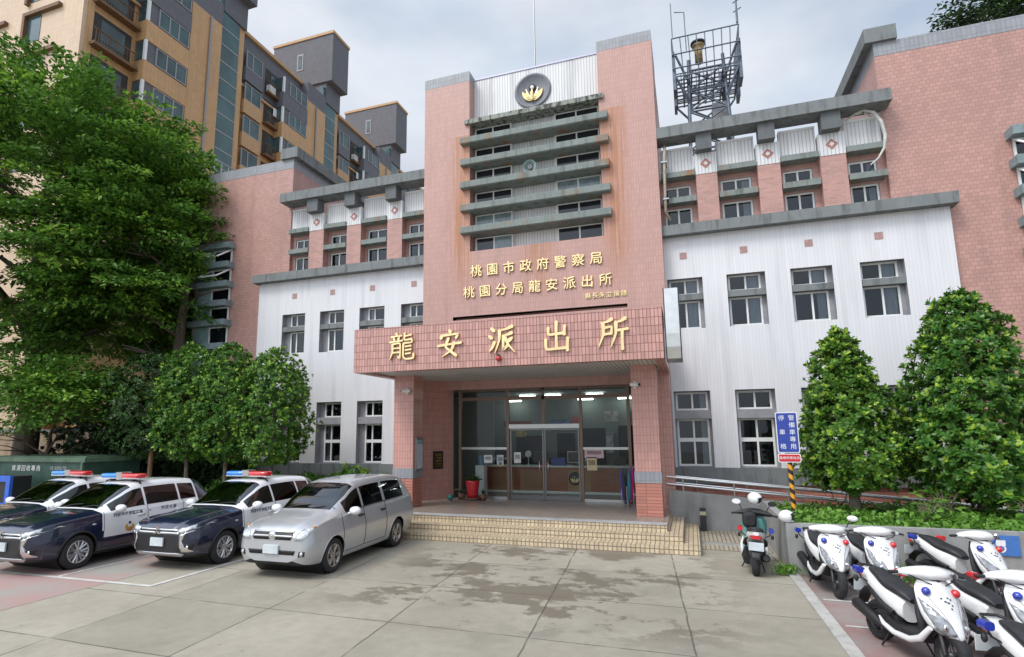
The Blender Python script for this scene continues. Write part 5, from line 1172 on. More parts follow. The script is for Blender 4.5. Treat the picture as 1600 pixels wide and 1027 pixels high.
def wheel(parent, x, y, r, w_, sg, rimmat, spokes=7, rr=.66):
    h = w_/2; ty = MB()
    ty.lathe([(-h*.8, r*rr), (-h, r*(rr+.08)), (-h, r*.93), (-h*.8, r*.985), (-h*.4, r), (h*.4, r), (h*.8, r*.985), (h, r*.93), (h, r*(rr+.08)), (h*.8, r*rr)], (x, y, r), 'x', 36)
    to = ty.build('wheel', M['rubber'], parent)
    rm = MB(); o = h*sg; R_ = r*(rr+.02)
    rm.lathe([(o*.15, R_*.97), (o*.85, R_), (o*.98, R_*.97), (o*.9, R_*.90), (o*.2, R_*.86)], (x, y, r), 'x', 32)
    rm.lathe([(o*.2, .0), (o*.82, .0), (o*.86, .04), (o*.8, .065), (o*.3, .075)], (x, y, r), 'x', 16)
    for k in range(spokes):
        for dd in (-.13, .13):
            a = 2*PI*k/spokes; ca, sa = math.cos(a+dd*.6), math.sin(a+dd*.6); cb, sb_ = math.cos(a+dd*1.5), math.sin(a+dd*1.5)
            rm.tube([(x+o*.74, y+ca*.05, r+sa*.05), (x+o*.80, y+(ca+cb)*.25*R_, r+(sa+sb_)*.25*R_), (x+o*.8, y+cb*R_*.93, r+sb_*R_*.93)], [.019, .017, .020], 5, sm=False)
    rm.build('rim', rimmat, to)
    MB().lathe([(o*.05, 0), (o*.06, R_*.9)], (x, y, r), 'x', 20).build('brake_disc', M['reveal'], to)
    return to
M['carglass'] = glass('tinted_car_glass', (.055, .062, .066), .055, .01)
M['screen'] = glass('windscreen_glass', (.16, .18, .18), .07, .01)
M['navy'] = plain('navy_car_paint', (.006, .010, .035), .22, spec=.5, coat=1.0)
M['silver'] = plain('silver_car_paint', (.50, .51, .53), .32, .5, coat=.8, var=.02)
M['carwhite'] = plain('white_car_paint', (.76, .76, .77), .25, coat=.9)
M['chrome'] = plain('chrome', (.75, .75, .76), .12, 1.0)
M['lens'] = plain('headlight_glass', (.50, .52, .53), .08, .35, coat=1, var=.5, scale=14)
M['amber'] = plain('amber_lens', (.55, .20, .03), .15, coat=.6)
M['trimblack'] = plain('black_trim', (.014, .014, .015), .5)
M['plate'] = plain('blurred_number_plate', (.55, .60, .62), .5, var=.12, scale=7)
M['seat'] = plain('car_interior', (.03, .03, .032), .9)
M['rim'] = plain('alloy_rim', (.52, .52, .53), .3, .85, var=.1)
M['bronze_rim'] = plain('alloy_rim_dusty', (.40, .36, .33), .35, .8, var=.2, scale=8)
M['bluelamp'] = plain('blue_lamp_lens', (.03, .22, .62), .12, coat=1, var=.2, scale=9, emit=(.02, .18, .5), estr=.12)
M['redlamp'] = plain('red_lamp_lens', (.62, .025, .03), .12, coat=1, var=.2, scale=9)
def car(name, label, cat, group, spec, loc, rz):
    t = thing(name, label, cat, loc, rz, group); S = spec; Lc = S['L']; b = CarBody(S['st'], S['ys']); J = b.J; bv = bvh_of(b)
    wf, wr_ = S['wheels']; r = S['r']; ja, jb = S['screen_y']; doors = S['doors']; win = S['win']
    def key(i, j, c, sg):
        y = c[1]; a = j
        if ja < y < jb and a >= J['roof']+1: return ('windscreen', 0)
        for k, (y0, y1) in enumerate(win):
            if y0 < y < y1 and J['belt']+1 <= a < J['roof']-1:
                return (('side_window', sg, k), 0)
        for k, (y0, y1) in enumerate(doors):
            if y0 < y < y1 and J['sill']+2 <= a < J['belt']+1: return (('door', sg, k), S['paint'](c, a, J))
        return ('body', S['paint'](c, a, J))
    P = b.faces(key); cuts = [(wf, r+.01, r*1.13), (wr_, r+.01, r*1.13)]
    def lst(k): return P.get(k, [])
    body = obj('body', b.mesh(lst('body'), 'body', cuts), S['mats'], t)
    obj('windscreen', b.mesh(lst('windscreen'), 'windscreen'), M['screen'], t)
    # caps front and rear
    for i in (0, len(b.y)-1):
        cp = MB(); ring = [tuple(v) for v in b.V[i]]+[(-v[0], v[1], v[2]) for v in b.V[i][-2:0:-1]]
        cp.add(ring, [list(range(len(ring)))], S['nosemat'] if i == 0 else S['tailmat'])
        cp.build('bumper', S['mats'], t)
    for k in range(len(doors)):
        for sg in (1, -1):
            y0, y1 = doors[k]; zz = S['handle_z']
            if lst(('door', sg, k)):
                mats = S['mats']; d_ = obj('door', b.mesh(lst(('door', sg, k)), 'door', cuts), mats, t)
                ph = drape(bv, [(y1-.26, zz-.018), (y1-.06, zz-.018), (y1-.06, zz+.022), (y1-.26, zz+.022)], 'side', .028, .1, .01, 0, sg); ph.build('door_handle', S['handlemat'], d_)
                sm = MB()
                for yy in (y0, y1):
                    i = int(np.argmin(abs(b.y-yy))); pts = [(v[0]*sg+.002*sg, v[1], v[2]) for v in b.V[i][J['sill']+2:J['belt']+2]]; sm.tube(pts, .0065, 4)
                    if abs(yy-y0) < 1e-6:
                        pass
                i0, i1 = int(np.argmin(abs(b.y-y0))), int(np.argmin(abs(b.y-y1))); jj = J['sill']+2
                sm.tube([(b.V[i, jj][0]*sg+.002*sg, b.V[i, jj][1], b.V[i, jj][2]) for i in range(i0, i1+1)], .006, 4); sm.build('door_gap', M['trimblack'], d_)
    for k in range(len(win)):
        for sg in (1, -1):
            if lst(('side_window', sg, k)): obj('side_window', b.mesh(lst(('side_window', sg, k)), 'side_window'), M['carglass'], t)
    # interior tub so that the glass shows depth
    it = MB(); it.box(-.70, .70, jb-.75, Lc-.55, .35, S['belt']-.02)
    it.build('dashboard', M['seat'], t)
    for y in S['seats']:
        for x in (-.36, .36):
            q = MB(); q.box(x-.22, x+.22, y, y+.14, S['belt']-.1, S['belt']+.22); q.box(x-.12, x+.12, y+.02, y+.11, S['belt']+.24, S['belt']+.40); q.build('seat', M['seat'], t)
    # wheel wells
    for y in (wf, wr_):
        ww = MB(); ww.lathe([(-.78, r*1.12), (.78, r*1.12)], (0, y, r+.01), 'x', 24, 0)
        ww.box(-.62, .62, y-r*1.0, y+r*1.0, .22,   .24+r*1.5)
        ww.build('wheel_well', M['trimblack'], t)
    if S.get('arch'):
        for y in (wf, wr_):
            for sg in (1, -1):
                pts = []
                for k in range(19):
                    a = R(-8+196*k/18); py, pz = y+r*1.145*math.cos(a), r+.01+r*1.145*math.sin(a)
                    h_ = bv.ray_cast(Vector((3*sg, py, pz)), Vector((-sg, 0, 0)))[0]; pts.append((h_.x if h_ else .86*sg, py, pz))
                MB().tube(pts, S['arch'], 5).build('wheel_arch', M['trimblack'] if S['archdark'] else S['mats'][0], t)
    for y in (wf, wr_):
        for sg in (1, -1): wheel(t, S['track']*sg, y, r, S['tw'], sg, S['rim'], S['spokes'])
    # mirrors
    for sg in (1, -1):
        mo = MB(); x0 = S['mir'][0]*sg; y0, z0 = S['mir'][1:]
        mo.tube([(x0-.10*sg, y0+.03, z0-.05), (x0+.02*sg, y0, z0-.02)], .025, 6)
        mo.loft([[(x0+(.10+.125*math.cos(a)*q)*sg, y0+dy, z0+.02+.085*math.sin(a)*q) for a in [2*PI*k/14 for k in range(14)]] for dy, q in ((-.085, .35), (-.07, .75), (-.03, 1), (.03, 1.0), (.045, .92))])
        o = mo.build('mirror', S['mirmat'], t)
    # windscreen wipers and roof edge seal
    wp = MB()
    for x in (-.45, .15):
        def on(xx, yy):
            h_ = bv.ray_cast(Vector((xx, yy, 4)), Vector((0, 0, -1)))[0]; return (xx, yy, (h_.z if h_ else 1)+.012)
        wp.tube([on(x, ja-.0), on(x+.25, ja+.07), on(x+.5, ja+.10)], .010, 5)
    wp.build('wiper', M['trimblack'], t)
    return t, b, bv
# ---- the compact police SUV
suv_ys = sorted(set(np.round(np.concatenate([np.arange(0, .3, .03), np.arange(.3, 4.67, .06), [1.40, 1.44, 2.24, 2.46, 2.53, 3.46, 3.53, 3.98, 4.0, 4.67]]), 4)))
def clean(ys, e=.018):
    o = [ys[0]]
    for y in ys[1:]:
        if y-o[-1] > e: o.append(y)
    o[-1] = ys[-1]; return o
suv_ys = clean(suv_ys)
suv_st = [
 (0.00, .34, .40, .66, .62, .64, .80, .40, .835), (0.04, .30, .56, .74, .62, .71, .84, .45, .875), (0.12, .27, .68, .82, .62, .77, .89, .50, .935),
 (0.25, .25, .76, .875, .64, .81, .94, .54, .985), (0.50, .23, .80, .895, .68, .835, .985, .57, 1.03), (1.00, .215, .825, .90, .72, .845, 1.03, .60, 1.085),
 (1.36, .21, .83, .90, .74, .85, 1.06, .63, 1.115), (1.44, .21, .83, .90, .74, .85, 1.065, .64, 1.15), (1.80, .21, .83, .90, .74, .85, 1.07, .61, 1.385),
 (2.14, .21, .83, .90, .74, .85, 1.075, .58, 1.575), (2.30, .21, .83, .90, .74, .85, 1.08, .575, 1.625), (2.70, .21, .83, .90, .74, .85, 1.085, .575, 1.665),
 (3.20, .21, .83, .90, .74, .85, 1.095, .57, 1.672), (3.80, .22, .82, .90, .75, .845, 1.11, .555, 1.645), (4.15, .24, .80, .895, .76, .835, 1.12, .54, 1.60),
 (4.38, .27, .78, .88, .76, .815, 1.12, .51, 1.50), (4.55, .32, .74, .85, .75, .79, 1.10, .50, 1.26), (4.64, .36, .68, .80, .72, .75, 1.06, .48, 1.10), (4.67, .40, .60, .76, .70, .72, 1.02, .46, 1.04)]
def suv_paint(c, a, J):
    y, z = c[1], c[2]
    if a < J['low']-1: return 2 if a < J['sill']+1 else 0
    if y < 1.40+.10*max(0, .9-z): return 0
    if a < J['low']+1: return 0
    if 4.02 < y: return 0
    return 1
SUV = dict(L=4.67, st=suv_st, ys=suv_ys, wheels=(.93, 3.60), r=.345, screen_y=(1.44, 2.20), doors=[(1.44, 2.50), (2.50, 3.52)], win=[(1.62, 2.44), (2.53, 3.44), (3.50, 3.96)],
  paint=suv_paint, mats=[M['navy'], M['carwhite'], M['trimblack']], nosemat=2, tailmat=0, handle_z=.93, handlemat=M['carwhite'], belt=1.07, seats=(2.25, 3.15), arch=.024, archdark=True, track=.775, tw=.225, rim=M['rim'], spokes=7,
  mir=(.90, 1.72, 1.12), mirmat=M['carwhite'])
GC = 'police cars parked in a row'
suv, sb_, sv = car('police_car', 'navy and white police car parked next to the silver minivan', 'police car', GC, SUV, (-5.75, -9.38, 0), 0)
# nose details
def fr(name, polys, mat_, off=.014, grid=.06, parent=None, mirror=True, depth=.03):
    mb = MB()
    for p in polys:
        drape(sv, p, 'front', off, grid, depth, 0, 1, mb)
        if mirror: drape(sv, [(-a, b_) for a, b_ in p][::-1], 'front', off, grid, depth, 0, 1, mb)
    return mb.build(name, mat_, parent or suv)
fr('grille', [[(-.60, .34), (.60, .34), (.62, .58), (.56, .74), (-.56, .74), (-.62, .58)]], M['trimblack'], .010, .06, mirror=False)
gl_ = fr('grille_bar', [[(-.52, .80), (.52, .80), (.50, .835), (-.50, .835)], [(-.56, .735), (.56, .735), (.55, .775), (-.55, .775)]], M['chrome'], .022, .06, mirror=False)
dm = MB()
for a in (90, 210, 330):
    ca, sa = math.cos(R(a)), math.sin(R(a)); px, pz = -sa, ca; q = .05
    dm.prism([(0+ca*.002, .785+sa*.002), (ca*q+px*.026, .785+sa*q+pz*.026), (ca*2*q, .785+sa*2*q), (ca*q-px*.026, .785+sa*q-pz*.026)], -.055, -.02, 'y')
dm.build('badge', M['chrome'], suv)
for sg in (1, -1):
    hl = drape(sv, [(a*sg, b_) for a, b_ in ([(.50, .765), (.62, .755), (.835, .85), (.87, .93), (.80, .915), (.52, .845)] if sg > 0 else [(.50, .765), (.52, .845), (.80, .915), (.87, .93), (.835, .85), (.62, .755)])], 'front', .014, .05, .03); h_ = hl.build('headlight', M['lens'], suv)
    z_ = MB()
    for x in (.60, .72): z_.sphere((x*sg, .10 if x < .65 else .19, .83+.25*(x-.6)), .033, 10, 6)
    z_.build('projector', M['chrome'], h_)
    pl = [(.60, .74), (.84, .80), (.86, .835), (.62, .785), (.555, .735), (.60, .60), (.68, .48), (.70, .375), (.78, .365), (.77, .50), (.67, .63)]
    pl = [(.575, .735), (.70, .752), (.65, .60), (.715, .48), (.80, .405), (.80, .375), (.62, .385), (.60, .50), (.555, .62)]
    mb = drape(sv, [(a*sg, b_) for a, b_ in (pl if sg > 0 else pl[::-1])], 'front', .026, .05, .03); mb.build('chrome_blade', M['chrome'], suv)
    mb = drape(sv, [(a*sg, b_) for a, b_ in ([(.66, .735), (.80, .79), (.82, .815), (.68, .765)])][::sg], 'front', .022, .05, .03); mb.build('headlight_trim', M['chrome'], suv)
    mb = drape(sv, [(a*sg, b_) for a, b_ in ([(.66, .42), (.80, .435), (.83, .53), (.72, .545)])][::sg], 'front', .016, .05, .03); fo = mb.build('fog_lamp_pocket', M['trimblack'], suv)
    hp = sv.ray_cast(Vector((.735*sg, -3, .485)), Vector((0, 1, 0)))[0]; MB().sphere((.735*sg, hp.y-.005, .485), .036, 12, 7, 0, (1, .5, 1)).build('fog_lamp', M['chrome'], fo)
    # side marker and mirror foot
    hs = sv.ray_cast(Vector((3*sg, 1.22, .86)), Vector((-sg, 0, 0)))[0]; MB().sphere((hs.x, 1.22, .86), .03, 10, 6, 0, (.4, 1.6, .7)).build('side_marker', M['lens'], suv)
fr('skid_plate', [[(-.58, .285), (.58, .285), (.66, .345), (.50, .365), (-.50, .365), (-.66, .345)]], M['rim'], .03, .06, mirror=False)
MB().box(-.17, .17, -.05, -.02, .49, .655).build('number_plate', M['plate'], suv)
# roof light bar
lbk = MB()
for x in (-.34, .34): lbk.box(x-.04, x+.04, 2.46, 2.56, 1.62, 1.74); lbk.tube([(x, 2.5, 1.70), (x*1.55, 2.5, 1.66), (x*1.75, 2.5, 1.60)], .018, 5)
lb_ = lbk.build('light_bar', M['trimblack'], suv)
for s, mm in ((-1, 'bluelamp'), (1, 'redlamp')):
    rg = []
    for x, q in ((.10, .94), (.12, 1), (.56, 1), (.60, .9), (.625, .6)):
        rg.append([(x*s, 2.51+.145*q*math.copysign(abs(math.cos(a))**.6, math.cos(a)), 1.785+.062*q*math.copysign(abs(math.sin(a))**.6, math.sin(a))) for a in [2*PI*k/16 for k in range(16)]])
    MB().loft(rg).build('lamp_lens', M[mm], lb_)
    MB().box(min(.10*s, .62*s), max(.10*s, .62*s), 2.40, 2.62, 1.715, 1.735).build('lamp_base', M['whitep'], lb_)
MB().box(-.10, .10, 2.38, 2.64, 1.72, 1.87).build('siren_box', M['rim'], lb_)
# door lettering and badge, laid on the door skin
def side_text(parent, s, size, y, z, sg, mat_, sp=1.2, bold=.002):
    me = text_mesh(s, size, 0, bold, spacing=sp); 
    for v in me.vertices:
        yy = y+v.co.x*sg*1; zz = z+v.co.y; h_ = sv.ray_cast(Vector((3*sg, yy, zz)), Vector((-sg, 0, 0)))[0]; v.co = ((h_.x if h_ else .88*sg)+.004*sg, yy, zz)
    obj('lettering', me, mat_, parent)
M['ink'] = plain('dark_lettering', (.05, .055, .08), .5); M['orange'] = plain('badge_orange', (.60, .30, .05), .5, var=.2, scale=9)
drs = [o for o in suv.children if o.name.startswith('door')]
for sg in (1, -1):
    side_text(suv, '桃園市政府警察局', .085, 2.02, .985, sg, M['ink'], 1.15); side_text(suv, '桃園分局', .10, 3.10, 1.00, sg, M['ink'], 1.3); side_text(suv, '110', .05, 2.55, .99, sg, M['ink'])
    mb = MB(); sg_ = sg
    pts = [(2.05+.11*math.cos(a), .70+.10*math.sin(a)) for a in [R(150+240*k/16) for k in range(17)]]+[(2.05+.055*math.cos(a), .73+.05*math.sin(a)) for a in [R(390-240*k/12) for k in range(13)]]
    drape(sv, pts[::sg], 'side', .005, .08, .0, 0, sg, mb); drape(sv, [(2.05-.03, .69), (2.05+.03, .69), (2.05+.015, .60), (2.05-.015, .60)][::sg], 'side', .006, .08, 0, 0, sg, mb)
    drape(sv, [(2.05+.032*math.cos(R(30*k)), .785+.032*math.sin(R(30*k))) for k in range(12)][::sg], 'side', .006, .08, 0, 1, sg, mb)
    mb.build('door_badge', [M['orange'], M['ink']], suv)
s2 = copy_tree(suv); s2.location = (-8.35, -10.72, 0); s2['label'] = 'navy and white police car in the middle, white door showing an orange badge'
s3 = copy_tree(suv); s3.location = (-10.75, -10.3, 0); s3['label'] = 'navy and white police car at the left edge, half hidden by the middle one'
# ---- the silver minivan
mv_ys = clean(sorted(set(np.round(np.concatenate([np.arange(0, .3, .03), np.arange(.3, 4.58, .06), [.97, 1.86, 1.98, 2.02, 2.06, 2.94, 3.0, 3.06, 3.9, 4.58]]), 4))))
mv_st = [
 (0.00, .34, .46, .66, .60, .62, .80, .34, .82), (0.04, .29, .62, .745, .60, .70, .84, .40, .875), (0.12, .26, .70, .80, .61, .75, .90, .45, .945), (0.28, .24, .76, .845, .64, .785, .965, .50, 1.02),
 (0.60, .22, .79, .875, .70, .80, 1.03, .53, 1.10), (0.95, .215, .80, .88, .74, .81, 1.07, .58, 1.165), (1.04, .21, .80, .883, .75, .81, 1.075, .60, 1.20), (1.40, .21, .80, .885, .76, .812, 1.085, .60, 1.43),
 (1.78, .21, .80, .885, .77, .814, 1.09, .575, 1.625), (1.98, .21, .80, .885, .78, .815, 1.095, .57, 1.685), (2.50, .21, .80, .885, .78, .815, 1.11, .575, 1.725), (3.20, .215, .80, .885, .79, .815, 1.125, .57, 1.735),
 (3.90, .23, .79, .885, .80, .81, 1.145, .56, 1.705), (4.25, .25, .77, .88, .80, .80, 1.16, .545, 1.65), (4.42, .28, .75, .87, .80, .79, 1.16, .53, 1.56), (4.52, .32, .72, .85, .79, .77, 1.14, .52, 1.36), (4.56, .36, .67, .82, .77, .75, 1.11, .50, 1.18), (4.58, .40, .62, .79, .75, .73, 1.08, .49, 1.10)]
MV = dict(L=4.58, st=mv_st, ys=mv_ys, wheels=(.84, 3.59), r=.335, screen_y=(1.03, 1.84), doors=[(1.16, 2.02), (2.02, 3.0)], win=[(1.34, 1.98), (2.06, 2.96), (3.04, 4.02)],
  paint=lambda c, a, J: 1 if a < J['sill'] else 0, mats=[M['silver'], M['trimblack']], nosemat=0, tailmat=0, handle_z=.985, handlemat=M['trimblack'], belt=1.09, seats=(1.95, 2.85), arch=.012, archdark=False, track=.755, tw=.205, rim=M['bronze_rim'], spokes=5,
  mir=(.885, 1.38, 1.12), mirmat=M['whitep'])
mv, mb_, sv = car('minivan', 'silver minivan parked in front of the porch steps', 'minivan', None, MV, (-2.93, -9.32, 0), R(1.5))
suv_keep = suv; suv = mv
fr('grille', [[(-.42, .745), (.42, .745), (.46, .835), (.44, .875), (-.44, .875), (-.46, .835)]], M['trimblack'], .010, .06, mirror=False)
fr('grille_bar', [[(-.45, .80), (.45, .80), (.455, .832), (-.455, .832)], [(-.46, .88), (.46, .88), (.45, .905), (-.45, .905)]], M['silver'], .024, .06, mirror=False)
em = MB(); em.lathe([(-.02, .0), (-.03, .055), (-.01, .085), (.03, .085)], (0, 0.0, .815), 'y', 24); em.build('badge', M['chrome'], mv)
fr('lower_intake', [[(-.50, .475), (.50, .475), (.53, .555), (-.53, .555)]], M['trimblack'], .010, .06, mirror=False)
for sg in (1, -1):
    hl = drape(sv, [(a*sg, b_) for a, b_ in [(.50, .745), (.66, .745), (.76, .84), (.80, .965), (.74, 1.0), (.62, .94), (.53, .85)]][::sg], 'front', .016, .05, .03); h_ = hl.build('headlight', M['lens'], mv)
    z_ = MB()
    for x, y, z in ((.60, .10, .825), (.70, .17, .90)): z_.sphere((x*sg, y, z), .045, 12, 7, 0, (1, .6, 1))
    z_.build('reflector', M['chrome'], h_)
    MB().sphere((.765*sg, .27, .955), .045, 10, 6, 0, (.6, 1.2, .7)).build('indicator', M['amber'], h_)
    hp = sv.ray_cast(Vector((.64*sg, -3, .49)), Vector((0, 1, 0)))[0]
    mb = drape(sv, [(a*sg, b_) for a, b_ in [(.60, .445), (.72, .455), (.73, .54), (.62, .545)]][::sg], 'front', .012, .05, .03); fo = mb.build('fog_lamp', M['trimblack'], mv)
    MB().sphere((.665*sg, hp.y-.0, .495), .04, 12, 7, 0, (1, .4, 1)).build('fog_lens', M['lens'], fo)
    mb = MB()
    for i0 in (0,):
        pts = []
        for y in np.arange(1.30, 4.1, .1):
            i = int(np.argmin(abs(mb_.y-y))); v = mb_.V[i, mb_.J['belt']+1]; pts.append((v[0]*sg+.003*sg, v[1], v[2]))
        mb.tube(pts, .010, 4)
    mb.build('window_seal', M['trimblack'], mv)
MB().box(-.17, .17, -.045, -.0, .49, .645).build('number_plate', M['plate'], mv)
suv = suv_keep

# ================================================================ SCOOTERS  (local: front wheel towards -y)
def ring(c, hx, hz, n=16, e=2.6, ax='y', tilt=0):
    out = []
    for k in range(n):
        a = 2*PI*k/n; ca, sa = math.cos(a), math.sin(a); u = hx*math.copysign(abs(ca)**(2/e), ca); v = hz*math.copysign(abs(sa)**(2/e), sa)
        if ax == 'y': out.append((c[0]+u, c[1]-v*tilt, c[2]+v))
        elif ax == 'z': out.append((c[0]+u, c[1]+v, c[2]))
        else: out.append((c[0], c[1]+u, c[2]+v))
    return out
M['grip'] = plain('grip_rubber', (.015, .015, .015), .7)
M['vinyl'] = plain('seat_vinyl', (.022, .022, .025), .5, var=.25, scale=10, bump=.1)
M['engine'] = plain('engine_metal', (.07, .07, .072), .45, .6, var=.4, scale=9)
M['teal'] = plain('teal_plastic', (.13, .34, .32), .3, coat=.5)
M['shell'] = plain('white_scooter_plastic', (.72, .72, .71), .25, coat=.7, var=.06)
M['redlens'] = plain('red_lens_plain', (.55, .012, .02), .15, coat=1)
M['bluelens'] = plain('blue_lens_plain', (.02, .04, .34), .15, coat=1)
M['grayclear'] = plain('smoked_headlight', (.20, .21, .22), .08, .2, coat=1, var=.5, scale=18)
def scooter(name, label, loc, rz, body='shell', inner='black', front='shell', lean=.07, group='police scooters parked along the planter', steer=0.0, frontlamp=True):
    t = thing(name, label, 'scooter', loc, rz, group); t.rotation_euler = (0, lean, rz); B = M[body]; F = M[front]
    yf, yr, r = -.64, .63, .245
    # wheels
    for y, w_ in ((yf, .062), (yr, .07)):
        ty = MB(); ty.lathe([(-w_*.7, r*.62), (-w_, r*.75), (-w_*.9, r*.92), (-w_*.45, r*.995), (0, r), (w_*.45, r*.995), (w_*.9, r*.92), (w_, r*.75), (w_*.7, r*.62)], (0, y, r), 'x', 30)
        to = ty.build('wheel', M['rubber'], t)
        rm = MB(); rm.lathe([(-w_*.7, r*.64), (-w_*.75, r*.58), (-w_*.4, r*.52), (w_*.4, r*.52), (w_*.75, r*.58), (w_*.7, r*.64)], (0, y, r), 'x', 26)
        rm.lathe([(-.06, 0), (-.06, .04), (.06, .04), (.06, 0)], (0, y, r), 'x', 14)
        for k in range(5): a = 2*PI*k/5; rm.tube([(0, y+.03*math.cos(a), r+.03*math.sin(a)), (0, y+r*.56*math.cos(a), r+r*.56*math.sin(a))], [.022, .016], 6)
        rm.build('rim', M['engine'], to)
    # front fender and fork
    fd = MB(); rr_ = []
    for k in range(11):
        a = R(78+85*k/10); q = 1.0 if 1 < k < 9 else .8
        rr_.append([(u*.075*q, yf-math.cos(a)*(r+.045+v), r+math.sin(a)*(r+.045+v)) for u, v in ((-1, -.07), (-.95, .0), (-.6, .025), (0, .034), (.6, .025), (.95, 0), (1, -.07), (.8, -.05), (0, .015), (-.8, -.05))])
    fd.loft(rr_); fd.build('front_fender', M['trimblack'], t)
    fk = MB()
    for s in (-1, 1): fk.tube([(.085*s, yf, r), (.085*s, yf+.06, r+.18), (.05*s, yf+.2, .62)], [.024, .026, .024], 8)
    fk.build('fork', M['engine'], t)
    # front apron
    A = [(.985, .17, -.45, -.33), (.94, .225, -.485, -.34), (.86, .26, -.535, -.37), (.74, .262, -.615, -.41), (.62, .248, -.70, -.45), (.53, .21, -.755, -.48), (.475, .15, -.79, -.50), (.44, .085, -.79, -.54), (.425, .035, -.76, -.57)]
    rg = []
    for z, w_, y0, y1 in A:
        rg.append([(0, y0, z), (w_*.30, y0+.018, z), (w_*.62, y0+.065, z), (w_*.90, y0+.135, z), (w_, y1-.03, z), (w_*.8, y1, z), (0, y1-.015, z), (-w_*.8, y1, z), (-w_, y1-.03, z), (-w_*.90, y0+.135, z), (-w_*.62, y0+.065, z), (-w_*.30, y0+.018, z)])
    rg = [[tuple(sum(p[k] for p in tri)/1 for k in range(3)) for tri in [[v] for v in r_]] for r_ in rg]
    ap_ = MB(); ap_.loft(rg); apo = ap_.build('front_apron', F, t, subsurf=1)
    bv = BVHTree.FromPolygons([Vector(p) for r_ in rg for p in r_], [(i*12+j, i*12+(j+1) % 12, (i+1)*12+(j+1) % 12, (i+1)*12+j) for i in range(len(rg)-1) for j in range(12)])
    for s in (-1, 1):
        pl = [(.04, .50), (.08, .445), (.165, .50), (.225, .66), (.238, .80), (.17, .73), (.085, .62)]
        mb = drape(bv, [(a*s, b_) for a, b_ in pl][::s], 'front', .010, .03, .02); hl = mb.build('headlight', M['grayclear'], t)
        hp = bv.ray_cast(Vector((.105*s, -3, .545)), Vector((0, 1, 0)))[0]
        if hp: MB().sphere((.105*s, hp.y-.002, .545), .042, 12, 7, 0, (1, .5, 1)).build('reflector', M['chrome'], hl)
        hp = bv.ray_cast(Vector((.165*s, -3, .875)), Vector((0, 1, 0)))[0] or Vector((.165*s, -.46, .875))
        if frontlamp: lmp = MB(); lmp.sphere((hp.x, hp.y-.025, .875), .048, 14, 8); lmp.build('warning_lamp', M['redlens' if s > 0 else 'bluelens'], t)
    sm_ = MB()
    for s in (-1, 1):
        pts = []
        for x, z in ((.03, .46), (.06, .58), (.10, .70), (.15, .80), (.20, .90)):
            hp = bv.ray_cast(Vector((x*s, -3, z)), Vector((0, 1, 0)))[0]
            if hp: pts.append((hp.x, hp.y-.004, hp.z))
        if len(pts) > 2: sm_.tube(pts, .0035, 4)
    sm_.build('panel_seam', M['reveal'], t)
    # small dark crest marks and lettering strokes on the apron
    cm = MB()
    for (x, z, w_, h_) in ((-.05, .825, .016, .012), (-.02, .80, .02, .012), (.02, .835, .018, .010), (.05, .82, .012, .018), (.01, .79, .03, .010), (.045, .765, .018, .010), (.02, .735, .016, .012)):
        drape(bv, [(x-w_/2, z-h_/2), (x+w_/2, z-h_/2), (x+w_/2, z+h_/2), (x-w_/2, z+h_/2)], 'front', .008, .05, .0, 0, 1, cm)
    cm.build('crest', M['ink'], t)
    # leg shield, floorboard and side skirts
    ls_ = MB(); ls_.loft([ring((0, y, z), w_, .045, 12, 3, 'z') for y, z, w_ in ((-.30, .95, .15), (-.32, .80, .20), (-.36, .60, .215), (-.40, .42, .20), (-.36, .32, .20))]); ls_.build('leg_shield', M[inner], t)
    fb = MB(); fb.loft([ring((0, y, z), w_, h_, 14, 4) for y, z, w_, h_ in ((-.42, .34, .19, .05), (-.2, .305, .205, .055), (.05, .305, .20, .06), (.22, .34, .18, .08))]); fb.build('floorboard', M['trimblack'], t)
    for s in (-1, 1):
        sk = MB(); sk.tube([(.20*s, -.58, .50), (.235*s, -.48, .36), (.232*s, -.30, .285), (.225*s, .0, .265), (.21*s, .22, .30), (.19*s, .34, .36)], [.03, .04, .038, .034, .03, .012], 8); sk.build('side_skirt', B, t)
    # rear body
    rb = MB(); rb.loft([ring((0, y, z), w_, h_, 18, 2.7) for y, z, w_, h_ in ((.02, .52, .11, .13), (.10, .56, .155, .145), (.25, .60, .185, .14), (.42, .655, .19, .115), (.60, .725, .18, .10), (.76, .785, .155, .085), (.90, .81, .10, .06), (.97, .82, .05, .03))]); rb.build('rear_cowl', B, t, subsurf=1)
    pn = MB()
    for s in (-1, 1): pn.tube([(.165*s, .10, .47), (.195*s, .28, .52), (.185*s, .48, .62), (.13*s, .72, .72)], [.03, .035, .028, .01], 8)
    pn.build('side_panel', M['trimblack'], t)
    st_ = MB(); st_.loft([ring((0, y, z), w_, h_, 16, 3) for y, z, w_, h_ in ((-.06, .655, .07, .03), (.02, .70, .12, .055), (.14, .73, .15, .062), (.30, .745, .165, .065), (.42, .785, .155, .06), (.52, .83, .14, .055), (.66, .855, .115, .045), (.75, .865, .08, .03), (.79, .865, .04, .012))]); st_.build('seat', M['vinyl'], t, subsurf=1)
    gr = MB(); gr.tube([(.10, .70, .80), (.125, .85, .86), (.08, .96, .875), (-.08, .96, .875), (-.125, .85, .86), (-.10, .70, .80)], .016, 8); gr.build('grab_rail', M['trimblack'], t)
    tl = MB(); tl.loft([ring((0, y, z), w_, h_, 14, 2.5) for y, z, w_, h_ in ((.84, .755, .10, .04), (.93, .752, .10, .042), (.975, .75, .07, .03))]); tl.build('tail_light', M['redlens'], t)
